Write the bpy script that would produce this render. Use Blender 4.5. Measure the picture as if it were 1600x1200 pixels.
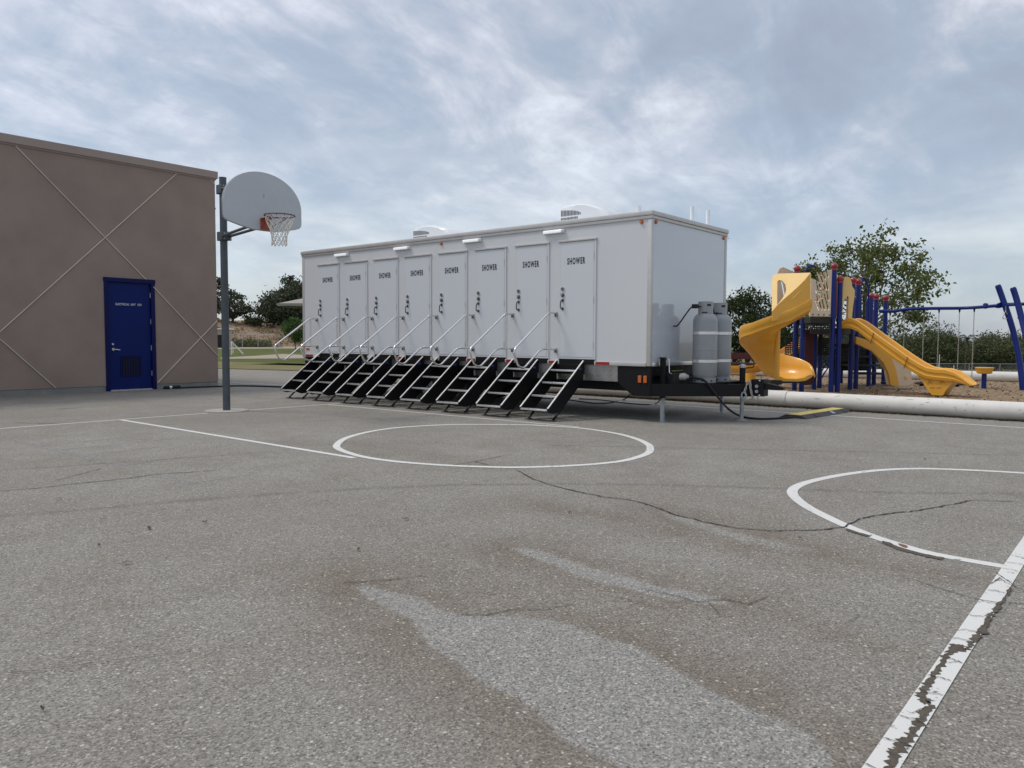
import bpy, bmesh, math, random
import numpy as np
from math import sin, cos, pi, radians, sqrt, atan2, hypot
from mathutils import Vector, Matrix

# ------------------------------------------------------------------ scene, camera, light
for o in list(bpy.data.objects): bpy.data.objects.remove(o, do_unlink=True)
S = bpy.context.scene
COL = S.collection
random.seed(11); RNG = np.random.default_rng(11)

CAM_H = 1.25
F_PX, YAW, PITCH, ROLL = 1201.993, 0.698462, 0.0572467, 0.004137
_fw = Vector((cos(YAW)*cos(PITCH), sin(YAW)*cos(PITCH), -sin(PITCH)))
_r0 = Vector((sin(YAW), -cos(YAW), 0)); _u0 = _r0.cross(_fw)
_r = _r0*cos(ROLL) + _u0*sin(ROLL); _u = -_r0*sin(ROLL) + _u0*cos(ROLL)
cam_d = bpy.data.cameras.new('camera'); cam = bpy.data.objects.new('camera', cam_d); COL.objects.link(cam)
cam_d.sensor_width = 36; cam_d.lens = 36*F_PX/1600; cam_d.clip_end = 3000; cam_d.clip_start = 0.05
M = Matrix.Identity(4)
for i in range(3):
    M[i][0] = _r[i]; M[i][1] = _u[i]; M[i][2] = -_fw[i]
M[2][3] = CAM_H
cam.matrix_world = M
S.camera = cam

S.view_settings.view_transform = 'Standard'; S.view_settings.look = 'None'
S.view_settings.exposure = 0.0; S.view_settings.gamma = 1.0; S.view_settings.use_curve_mapping = False

SUN_AZ = YAW + radians(84)      # the veiled sun stands high to the left of the view
SUN_EL = radians(57)
w = bpy.data.worlds.new('World'); S.world = w; w.use_nodes = True
def build_world():
    nt = w.node_tree; N = nt.nodes; L = nt.links; N.clear()
    out = N.new('ShaderNodeOutputWorld'); bg = N.new('ShaderNodeBackground'); bg2 = N.new('ShaderNodeBackground')
    add = N.new('ShaderNodeAddShader')
    sky = N.new('ShaderNodeTexSky'); sky.sky_type = 'NISHITA'; sky.sun_disc = False
    sky.sun_elevation = SUN_EL; sky.sun_rotation = pi/2 - SUN_AZ
    L.new(sky.outputs[0], bg.inputs[0]); bg.inputs[1].default_value = 0.05
    tc = N.new('ShaderNodeTexCoord'); sep = N.new('ShaderNodeSeparateXYZ'); L.new(tc.outputs['Generated'], sep.inputs[0])
    def math_(op, a, b=None, clamp=False):
        n = N.new('ShaderNodeMath'); n.operation = op; n.use_clamp = clamp
        for i, v in enumerate((a, b)):
            if v is None: continue
            if isinstance(v, (int, float)): n.inputs[i].default_value = v
            else: L.new(v, n.inputs[i])
        return n.outputs[0]
    zc = math_('ADD', math_('MAXIMUM', sep.outputs[2], 0.0), 0.42)
    px = math_('DIVIDE', sep.outputs[0], zc); py = math_('DIVIDE', sep.outputs[1], zc)
    cmb = N.new('ShaderNodeCombineXYZ'); L.new(px, cmb.inputs[0]); L.new(py, cmb.inputs[1])
    mp = N.new('ShaderNodeMapping'); mp.inputs['Rotation'].default_value = (0, 0, radians(20)); mp.inputs['Location'].default_value = (3.1, 7.7, 0)
    mp.inputs['Scale'].default_value = (1.0, 1.0, 1)
    L.new(cmb.outputs[0], mp.inputs[0])
    def noise(scale, detail, rough, dist, off=0, vec=None):
        n = N.new('ShaderNodeTexNoise'); n.noise_dimensions = '4D'; n.inputs['W'].default_value = off
        n.inputs['Scale'].default_value = scale; n.inputs['Detail'].default_value = detail
        n.inputs['Roughness'].default_value = rough; n.inputs['Distortion'].default_value = dist
        L.new(vec or mp.outputs[0], n.inputs['Vector']); return n.outputs[0]
    big = noise(1.15, 4, 0.5, 0.3, 2.0)
    mid = noise(3.8, 10, 0.58, 0.30, 6.0)
    # ripples: the deck is folded into rolls, seen as short bands
    rp = N.new('ShaderNodeMapping'); rp.inputs['Rotation'].default_value = (0, 0, radians(-24)); rp.inputs['Scale'].default_value = (0.8, 1.7, 1)
    L.new(cmb.outputs[0], rp.inputs[0])
    fine = noise(5.0, 10, 0.60, 0.9, 1.0, rp.outputs[0])
    f = math_('ADD', math_('MULTIPLY', big, 0.52), math_('MULTIPLY', mid, 0.64))
    f = math_('ADD', f, math_('MULTIPLY', fine, 0.36))
    # the veil is thinner and brighter towards the sun's side
    tow = math_('ADD', math_('MULTIPLY', sep.outputs[0], cos(SUN_AZ)), math_('MULTIPLY', sep.outputs[1], sin(SUN_AZ)))
    f = math_('ADD', f, math_('MULTIPLY', math_('SUBTRACT', tow, 0.45), 0.065))
    ramp = N.new('ShaderNodeValToRGB'); cr = ramp.color_ramp
    cr.elements[0].position = 0.50; cr.elements[0].color = (0.265, 0.28, 0.325, 1)
    cr.elements[1].position = 0.88; cr.elements[1].color = (0.80, 0.82, 0.83, 1)
    for p_, c_ in ((0.62, (0.315, 0.333, 0.378, 1)), (0.69, (0.345, 0.38, 0.43, 1)), (0.745, (0.43, 0.45, 0.485, 1)), (0.80, (0.58, 0.575, 0.60, 1))):
        e = cr.elements.new(p_); e.color = c_
    L.new(f, ramp.inputs[0])
    # openings in the cloud deck low above the horizon: pale blue sky and white cumulus banks
    hz = N.new('ShaderNodeMapRange'); hz.interpolation_type = 'SMOOTHSTEP'
    hz.inputs[1].default_value = 0.32; hz.inputs[2].default_value = 0.03; L.new(sep.outputs[2], hz.inputs[0])
    st = N.new('ShaderNodeMapping'); st.inputs['Scale'].default_value = (2.2, 2.2, 9.0); st.inputs['Location'].default_value = (1.3, 0.4, 0.2)
    L.new(tc.outputs['Generated'], st.inputs[0])
    n3 = N.new('ShaderNodeTexNoise'); n3.inputs['Scale'].default_value = 1.3; n3.inputs['Detail'].default_value = 7; n3.inputs['Roughness'].default_value = 0.55
    L.new(st.outputs[0], n3.inputs['Vector'])
    r3 = N.new('ShaderNodeValToRGB'); c3 = r3.color_ramp
    c3.elements[0].position = 0.38; c3.elements[0].color = (0.33, 0.40, 0.52, 1)
    c3.elements[1].position = 0.68; c3.elements[1].color = (0.84, 0.84, 0.82, 1)
    e = c3.elements.new(0.52); e.color = (0.45, 0.49, 0.56, 1)
    L.new(n3.outputs[0], r3.inputs[0])
    mix = N.new('ShaderNodeMixRGB'); L.new(math_('MULTIPLY', hz.outputs[0], 0.75), mix.inputs[0]); L.new(ramp.outputs[0], mix.inputs[1]); L.new(r3.outputs[0], mix.inputs[2])
    L.new(mix.outputs[0], bg2.inputs[0]); L.new(math_('MULTIPLY_ADD' if False else 'ADD', math_('MULTIPLY', math_('MAXIMUM', sep.outputs[2], 0.0), 0.55), 0.76), bg2.inputs[1])
    L.new(bg.outputs[0], add.inputs[0]); L.new(bg2.outputs[0], add.inputs[1]); L.new(add.outputs[0], out.inputs[0])
build_world()
sun_d = bpy.data.lights.new('sun', 'SUN'); sun = bpy.data.objects.new('sun', sun_d); COL.objects.link(sun)
sun_d.energy = 1.5; sun_d.angle = radians(14); sun_d.color = (1.0, 0.93, 0.83)
sdir = Vector((cos(SUN_AZ)*cos(SUN_EL), sin(SUN_AZ)*cos(SUN_EL), sin(SUN_EL)))
sun.rotation_euler = sdir.to_track_quat('Z', 'Y').to_euler()

# survey helpers: the photograph's camera was solved once; these turn sight lines into real positions
def ray(px, py):
    return _fw + _r*((px-800)/F_PX) - _u*((py-600)/F_PX)
CAMP = Vector((0, 0, CAM_H))
def G(px, py, z=0.0):
    d = ray(px, py); return CAMP + d*((z-CAM_H)/d.z)
def onx(px, py, x): d = ray(px, py); return CAMP + d*(x/d.x)
def ony(px, py, y): d = ray(px, py); return CAMP + d*(y/d.y)
E1 = Vector((sin(YAW), -cos(YAW), 0)); E2 = Vector((cos(YAW), sin(YAW), 0))
def PD(px, py, D):
    d = ray(px, py); return CAMP + d*(D/(d.x*E2.x+d.y*E2.y))
def SD(s, D, z=0.0): v = E1*s + E2*D; v.z = z; return v
def hit(px, py, P0, n):
    d = ray(px, py); return CAMP + d*((P0-CAMP).dot(n)/d.dot(n))

# ------------------------------------------------------------------ materials
MATS = {}
def mat(name, col, rough=0.5, metal=0.0, var=0.0, vscale=3.0, bump=0.0, bscale=40.0, coat=0.0, spec=0.5, col2=None, dirt=0.0):
    if name in MATS: return MATS[name]
    m = bpy.data.materials.new(name); m.use_nodes = True; nt = m.node_tree; N = nt.nodes; L = nt.links
    b = N['Principled BSDF']; b.inputs['Roughness'].default_value = rough; b.inputs['Metallic'].default_value = metal
    b.inputs['Coat Weight'].default_value = coat; b.inputs['Specular IOR Level'].default_value = spec
    b.inputs['Base Color'].default_value = (*col, 1)
    tc = N.new('ShaderNodeTexCoord')
    if var > 0:
        n = N.new('ShaderNodeTexNoise'); n.inputs['Scale'].default_value = vscale; n.inputs['Detail'].default_value = 8; n.inputs['Roughness'].default_value = 0.62
        L.new(tc.outputs['Object'], n.inputs['Vector'])
        mr = N.new('ShaderNodeMapRange'); mr.inputs[1].default_value = 0.3; mr.inputs[2].default_value = 0.7; L.new(n.outputs[0], mr.inputs[0])
        mx = N.new('ShaderNodeMixRGB'); L.new(mr.outputs[0], mx.inputs[0])
        c2 = col2 if col2 else tuple(c*(1-var) for c in col)
        c1 = col if col2 else tuple(min(1, c*(1+var*0.6)) for c in col)
        mx.inputs[1].default_value = (*c2, 1); mx.inputs[2].default_value = (*c1, 1)
        L.new(mx.outputs[0], b.inputs['Base Color'])
        r2 = N.new('ShaderNodeMapRange'); r2.inputs[3].default_value = max(0.03, rough*0.8); r2.inputs[4].default_value = min(1, rough*1.25)
        L.new(n.outputs[0], r2.inputs[0]); L.new(r2.outputs[0], b.inputs['Roughness'])
    if bump > 0:
        n2 = N.new('ShaderNodeTexNoise'); n2.inputs['Scale'].default_value = bscale; n2.inputs['Detail'].default_value = 4
        L.new(tc.outputs['Object'], n2.inputs['Vector'])
        bp = N.new('ShaderNodeBump'); bp.inputs['Strength'].default_value = bump; bp.inputs['Distance'].default_value = 0.02
        L.new(n2.outputs[0], bp.inputs['Height']); L.new(bp.outputs[0], b.inputs['Normal'])
    MATS[name] = m; return m

def leaf_mat(name, c1, c2, trans=0.35):
    if name in MATS: return MATS[name]
    m = bpy.data.materials.new(name); m.use_nodes = True; nt = m.node_tree; N = nt.nodes; L = nt.links
    b = N['Principled BSDF']; b.inputs['Roughness'].default_value = 0.55; b.inputs['Specular IOR Level'].default_value = 0.3
    g = N.new('ShaderNodeNewGeometry'); mx = N.new('ShaderNodeMixRGB')
    L.new(g.outputs['Random Per Island'], mx.inputs[0]); mx.inputs[1].default_value = (*c1, 1); mx.inputs[2].default_value = (*c2, 1)
    tr = N.new('ShaderNodeBsdfTranslucent'); L.new(mx.outputs[0], b.inputs['Base Color']); L.new(mx.outputs[0], tr.inputs[0])
    ms = N.new('ShaderNodeMixShader'); ms.inputs[0].default_value = trans
    L.new(b.outputs[0], ms.inputs[1]); L.new(tr.outputs[0], ms.inputs[2]); L.new(ms.outputs[0], N['Material Output'].inputs[0])
    MATS[name] = m; return m

def asphalt_mat():
    m = bpy.data.materials.new('old_asphalt'); m.use_nodes = True; nt = m.node_tree; N = nt.nodes; L = nt.links
    b = N['Principled BSDF']; b.inputs['Specular IOR Level'].default_value = 0.25; b.inputs['Roughness'].default_value = 0.88
    tc = N.new('ShaderNodeTexCoord'); O = tc.outputs['Object']
    def noise(sc, det=4, ro=0.6, di=0.0):
        n = N.new('ShaderNodeTexNoise'); n.inputs['Scale'].default_value = sc; n.inputs['Detail'].default_value = det
        n.inputs['Roughness'].default_value = ro; n.inputs['Distortion'].default_value = di; L.new(O, n.inputs['Vector']); return n.outputs[0]
    def vor(sc):
        n = N.new('ShaderNodeTexVoronoi'); n.inputs['Scale'].default_value = sc; L.new(O, n.inputs['Vector']); return n
    def ramp(x, stops):
        r = N.new('ShaderNodeValToRGB'); e = r.color_ramp.elements
        e[0].position = stops[0][0]; e[0].color = stops[0][1]; e[1].position = stops[-1][0]; e[1].color = stops[-1][1]
        for p_, c_ in stops[1:-1]: q = e.new(p_); q.color = c_
        L.new(x, r.inputs[0]); return r.outputs[0]
    def mixc(f, a, c, typ='MIX'):
        n = N.new('ShaderNodeMixRGB'); n.blend_type = typ
        for i, v in enumerate((f, a, c)):
            if isinstance(v, (int, float)): n.inputs[i].default_value = v
            elif isinstance(v, tuple): n.inputs[i].default_value = v
            else: L.new(v, n.inputs[i])
        return n.outputs[0]
    def mth(op, a, c, clamp=False):
        n = N.new('ShaderNodeMath'); n.operation = op; n.use_clamp = clamp
        for i, v in enumerate((a, c)):
            if isinstance(v, (int, float)): n.inputs[i].default_value = v
            else: L.new(v, n.inputs[i])
        return n.outputs[0]
    def attr(nm):
        a = N.new('ShaderNodeAttribute'); a.attribute_name = nm; return a.outputs['Fac']
    # base tone with slow drifts
    base = ramp(noise(0.33, 6, 0.6, 0.6), [(0.3, (0.236, 0.222, 0.200, 1)), (0.5, (0.268, 0.256, 0.234, 1)), (0.72, (0.292, 0.282, 0.260, 1))])
    base = mixc(ramp(noise(1.7, 6, 0.65), [(0.42, (0, 0, 0, 1)), (0.75, (1, 1, 1, 1))]), base, (0.228, 0.210, 0.183, 1))
    # worn channels (bare aggregate) and the brown dirt along them
    wob = mth('MULTIPLY', mth('SUBTRACT', noise(11.0, 8, 0.78), 0.5), 0.95)
    worn = mth('MULTIPLY', mth('ADD', mth('SUBTRACT', attr("worn"), 0.5), wob), 7.0, True)
    worn = mth('MULTIPLY', mth('GREATER_THAN', attr('worn'), 0.02), mth('ADD', worn, 0.0, True))
    stain = mth('MULTIPLY', attr('stain'), ramp(noise(3.1, 7, 0.7), [(0.28, (0.25, 0.25, 0.25, 1)), (0.7, (1, 1, 1, 1))]))
    base = mixc(mth('MULTIPLY', stain, 0.85), base, (0.155, 0.125, 0.092, 1))
    base = mixc(mth('MULTIPLY', worn, 0.85), base, (0.282, 0.278, 0.264, 1))
    seam = mth('MULTIPLY', attr('seam'), ramp(noise(5.0, 5, 0.7), [(0.3, (0.1, 0.1, 0.1, 1)), (0.65, (1, 1, 1, 1))]))
    base = mixc(mth('MULTIPLY', seam, 0.55), base, (0.075, 0.07, 0.064, 1))
    # aggregate: small stones of different greys, some pale, some dark
    v1 = vor(140); v2 = vor(62); v3 = vor(38)
    sh = N.new('ShaderNodeSeparateColor'); L.new(v1.outputs['Color'], sh.inputs[0])
    g1 = ramp(sh.outputs[0], [(0.0, (0.52, 0.52, 0.52, 1)), (0.5, (0.98, 0.97, 0.95, 1)), (0.86, (1.22, 1.21, 1.18, 1)), (1.0, (1.75, 1.72, 1.66, 1))])
    base = mixc(0.9, base, g1, 'MULTIPLY')
    s2 = N.new('ShaderNodeSeparateColor'); L.new(v2.outputs['Color'], s2.inputs[0])
    core = mth('LESS_THAN', v2.outputs['Distance'], 0.34)
    pale = mth('MULTIPLY', mth('GREATER_THAN', s2.outputs[0], mth('SUBTRACT', 0.93, mth('MULTIPLY', worn, 0.10))), core)
    base = mixc(mth('MULTIPLY', pale, 0.72), base, (0.54, 0.51, 0.45, 1))
    dark = mth('MULTIPLY', mth('GREATER_THAN', s2.outputs[1], mth('SUBTRACT', 0.90, mth('MULTIPLY', worn, 0.12))), core)
    base = mixc(mth('MULTIPLY', dark, 0.6), base, (0.055, 0.053, 0.05, 1))
    s3 = N.new('ShaderNodeSeparateColor'); L.new(v3.outputs['Color'], s3.inputs[0])
    big = mth('MULTIPLY', mth('GREATER_THAN', s3.outputs[2], 0.975), mth('LESS_THAN', v3.outputs['Distance'], 0.22))
    base = mixc(mth('MULTIPLY', big, 0.8), base, (0.6, 0.57, 0.5, 1))
    L.new(base, b.inputs['Base Color'])
    hgt = mth('ADD', mth('MULTIPLY', v1.outputs['Distance'], 0.6), noise(55, 5, 0.7))
    bp = N.new('ShaderNodeBump'); bp.inputs['Strength'].default_value = 0.55; bp.inputs['Distance'].default_value = 0.008
    L.new(hgt, bp.inputs['Height']); L.new(bp.outputs[0], b.inputs['Normal'])
    return m

def paint_mat(name, fade=0.0, col=(0.74, 0.74, 0.71)):
    """road paint lying on asphalt: chipped, with the bare surface showing through the gaps"""
    m = bpy.data.materials.new(name); m.use_nodes = True; nt = m.node_tree; N = nt.nodes; L = nt.links
    b = N['Principled BSDF']; b.inputs['Roughness'].default_value = 0.7; b.inputs['Specular IOR Level'].default_value = 0.3
    tc = N.new('ShaderNodeTexCoord')
    n = N.new('ShaderNodeTexNoise'); n.inputs['Scale'].default_value = 14; n.inputs['Detail'].default_value = 8; n.inputs['Roughness'].default_value = 0.75
    L.new(tc.outputs['Object'], n.inputs['Vector'])
    n2 = N.new('ShaderNodeTexNoise'); n2.inputs['Scale'].default_value = 1.3; n2.inputs['Detail'].default_value = 5; L.new(tc.outputs['Object'], n2.inputs['Vector'])
    mx = N.new('ShaderNodeMixRGB'); L.new(n2.outputs[0], mx.inputs[0]); mx.inputs[1].default_value = (*[c*0.86 for c in col], 1); mx.inputs[2].default_value = (*col, 1)
    L.new(mx.outputs[0], b.inputs['Base Color'])
    t = N.new('ShaderNodeBsdfTransparent'); ms = N.new('ShaderNodeMixShader')
    mr = N.new('ShaderNodeMapRange'); mr.inputs[1].default_value = 0.30 + fade*0.30; mr.inputs[2].default_value = 0.36 + fade*0.55
    mr.inputs[3].default_value = 0.0; mr.inputs[4].default_value = 1.0 - fade*0.45
    L.new(n.outputs[0], mr.inputs[0]); L.new(mr.outputs[0], ms.inputs[0]); L.new(t.outputs[0], ms.inputs[1]); L.new(b.outputs[0], ms.inputs[2])
    L.new(ms.outputs[0], N['Material Output'].inputs[0])
    return m

def ground_mat(name, cols, scale=2.0, bump=0.4, bscale=30, big=0.15):
    m = bpy.data.materials.new(name); m.use_nodes = True; nt = m.node_tree; N = nt.nodes; L = nt.links
    b = N['Principled BSDF']; b.inputs['Roughness'].default_value = 0.95; b.inputs['Specular IOR Level'].default_value = 0.1
    tc = N.new('ShaderNodeTexCoord')
    def noise(sc):
        n = N.new('ShaderNodeTexNoise'); n.inputs['Scale'].default_value = sc; n.inputs['Detail'].default_value = 8; n.inputs['Roughness'].default_value = 0.68
        L.new(tc.outputs['Object'], n.inputs['Vector']); return n.outputs[0]
    r = N.new('ShaderNodeValToRGB'); e = r.color_ramp.elements
    e[0].position = 0.32; e[0].color = (*cols[0], 1); e[1].position = 0.7; e[1].color = (*cols[-1], 1)
    for i, c in enumerate(cols[1:-1]): q = e.new(0.32 + 0.38*(i+1)/(len(cols)-1)); q.color = (*c, 1)
    ad = N.new('ShaderNodeMath'); ad.operation = 'MULTIPLY_ADD'; L.new(noise(scale), ad.inputs[0]); ad.inputs[1].default_value = 0.5
    hb = N.new('ShaderNodeMath'); hb.operation = 'MULTIPLY'; L.new(noise(big), hb.inputs[0]); hb.inputs[1].default_value = 0.5
    L.new(hb.outputs[0], ad.inputs[2]); L.new(ad.outputs[0], r.inputs[0]); L.new(r.outputs[0], b.inputs['Base Color'])
    bp = N.new('ShaderNodeBump'); bp.inputs['Strength'].default_value = bump; bp.inputs['Distance'].default_value = 0.05
    L.new(noise(bscale), bp.inputs['Height']); L.new(bp.outputs[0], b.inputs['Normal'])
    return m

WALLW = mat('trailer_white_skin', (0.66, 0.675, 0.69), 0.34, var=0.012, vscale=0.5, coat=0.2, spec=0.5)
FRONTW = mat('trailer_gloss_front_shaded', (0.56, 0.585, 0.62), 0.10, var=0.02, vscale=0.8, coat=0.8, spec=0.6)  # glossy white front; its weaker daylight is partly put into the darker base colour
DOORW = mat('door_white', (0.66, 0.69, 0.725), 0.30, coat=0.25)
ALU = mat('aluminium_trim', (0.60, 0.585, 0.565), 0.42, metal=0.35, var=0.08, vscale=6)
ALUB = mat('aluminium_bright', (0.80, 0.80, 0.80), 0.28, metal=0.75, var=0.08, vscale=9)
STEEL = mat('stainless_tube', (0.74, 0.74, 0.73), 0.24, metal=0.9)
GALV = mat('galvanised_steel', (0.40, 0.43, 0.45), 0.5, metal=0.55, var=0.25, vscale=7)
POLEG = mat('grey_painted_pole', (0.085, 0.100, 0.112), 0.5, metal=0.25, var=0.22, vscale=6)
BLK = mat('black_paint', (0.008, 0.008, 0.009), 0.5, var=0.3, vscale=5, spec=0.25)
BLKM = mat('black_matt', (0.010, 0.010, 0.011), 0.75)
RUB = mat('rubber', (0.018, 0.018, 0.018), 0.8, var=0.3, vscale=10)
TREADM = mat('diamond_plate', (0.42, 0.41, 0.40), 0.36, metal=0.8, var=0.25, vscale=12)
PLAST = mat('white_plastic', (0.80, 0.82, 0.84), 0.3, coat=0.2)
LENS = mat('lamp_lens', (0.86, 0.88, 0.90), 0.15, coat=0.6)
LENS.node_tree.nodes['Principled BSDF'].inputs['Emission Color'].default_value = (0.92, 0.96, 1.0, 1); LENS.node_tree.nodes['Principled BSDF'].inputs['Emission Strength'].default_value = 0.35
AMB = mat('amber_lens', (0.55, 0.12, 0.02), 0.25, coat=0.5)
REDT = mat('red_reflector', (0.36, 0.015, 0.02), 0.35)
WHT = mat('white_reflector', (0.75, 0.75, 0.74), 0.35)
DARKG = mat('dark_grey', (0.09, 0.09, 0.095), 0.5)
LETB = mat('black_lettering', (0.012, 0.012, 0.016), 0.45)
BLUEB = mat('blue_badge', (0.02, 0.06, 0.35), 0.4)
STUC = mat('brown_stucco', (0.315, 0.245, 0.207), 0.95, var=0.15, vscale=0.8, bump=0.35, bscale=90, spec=0.15)
COPE = mat('coping_brown', (0.33, 0.262, 0.232), 0.6, var=0.06, vscale=2)
JOINT = mat('joint_strip_cream', (0.72, 0.66, 0.57), 0.8, var=0.1, vscale=4)
CONC = mat('concrete', (0.23, 0.235, 0.225), 0.92, var=0.25, vscale=2.5, bump=0.3, bscale=50)
PADC = mat('concrete_pale', (0.40, 0.385, 0.35), 0.92, var=0.2, vscale=4, bump=0.2, bscale=60)
BLUD = mat('door_blue', (0.002, 0.012, 0.115), 0.5, var=0.15, vscale=2, spec=0.2)
BLUF = mat('door_frame_blue', (0.002, 0.006, 0.070), 0.5, spec=0.2)
BACKB = mat('backboard_grey', (0.50, 0.53, 0.56), 0.45, var=0.05, vscale=3)
RIMM = mat('rim_orange', (0.40, 0.075, 0.03), 0.45, var=0.2, vscale=12)
RIMD = mat('rim_dark_red', (0.13, 0.05, 0.045), 0.45)
NETM = mat('net_cord', (0.72, 0.69, 0.62), 0.85)
TANK = mat('tank_grey', (0.30, 0.315, 0.325), 0.38, var=0.08, vscale=4, coat=0.2)
PIPEW = mat('white_pipe', (0.72, 0.70, 0.65), 0.55, var=0.12, vscale=2.2, bump=0.04, bscale=20)
YEL = mat('slide_yellow', (0.82, 0.42, 0.050), 0.33, var=0.10, vscale=1.4, coat=0.25)
YELP = mat('slide_yellow_lit_faded', (0.82, 0.56, 0.20), 0.38, var=0.08, vscale=1.5, coat=0.2)  # slide yellow made paler: strong light and fading on the hoods put into the colour
BEIG = mat('beige_plastic', (0.74, 0.60, 0.43), 0.45, var=0.06, vscale=2)
PBLU = mat('play_blue', (0.003, 0.018, 0.165), 0.4, var=0.15, vscale=4, coat=0.08, spec=0.35)
PRED = mat('play_red', (0.30, 0.02, 0.03), 0.34, coat=0.3)
PMAR = mat('play_maroon', (0.105, 0.014, 0.016), 0.5, var=0.15)
PDECK = mat('play_deck_black', (0.018, 0.018, 0.017), 0.7)
CHAIN = mat('chain_grey', (0.42, 0.40, 0.35), 0.45, metal=0.7)
CABY = mat('ramp_yellow', (0.72, 0.55, 0.16), 0.6, var=0.25, vscale=9)
RAMPG = mat('ramp_rubber', (0.05, 0.05, 0.052), 0.75, var=0.2)
BARK = mat('bark', (0.10, 0.078, 0.058), 0.95, var=0.4, vscale=6, bump=0.5, bscale=20)
CANV = mat('canopy_cream', (0.32, 0.305, 0.28), 0.8)
WOODP = mat('wood_post', (0.24, 0.19, 0.14), 0.9, var=0.3)
CRACKM = mat('crack_dark', (0.055, 0.047, 0.039), 0.95, var=0.4, vscale=9)
PEELM = mat('bare_asphalt_brown', (0.118, 0.096, 0.072), 0.95, var=0.45, vscale=22, bump=0.8, bscale=90)
ASPH = asphalt_mat()
PAINT = paint_mat('road_paint', 0.10)
PAINTF = paint_mat('road_paint_faded', 0.45, (0.40, 0.40, 0.385))
PAINTM = paint_mat('road_paint_worn', 0.42, (0.60, 0.60, 0.58))

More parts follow.
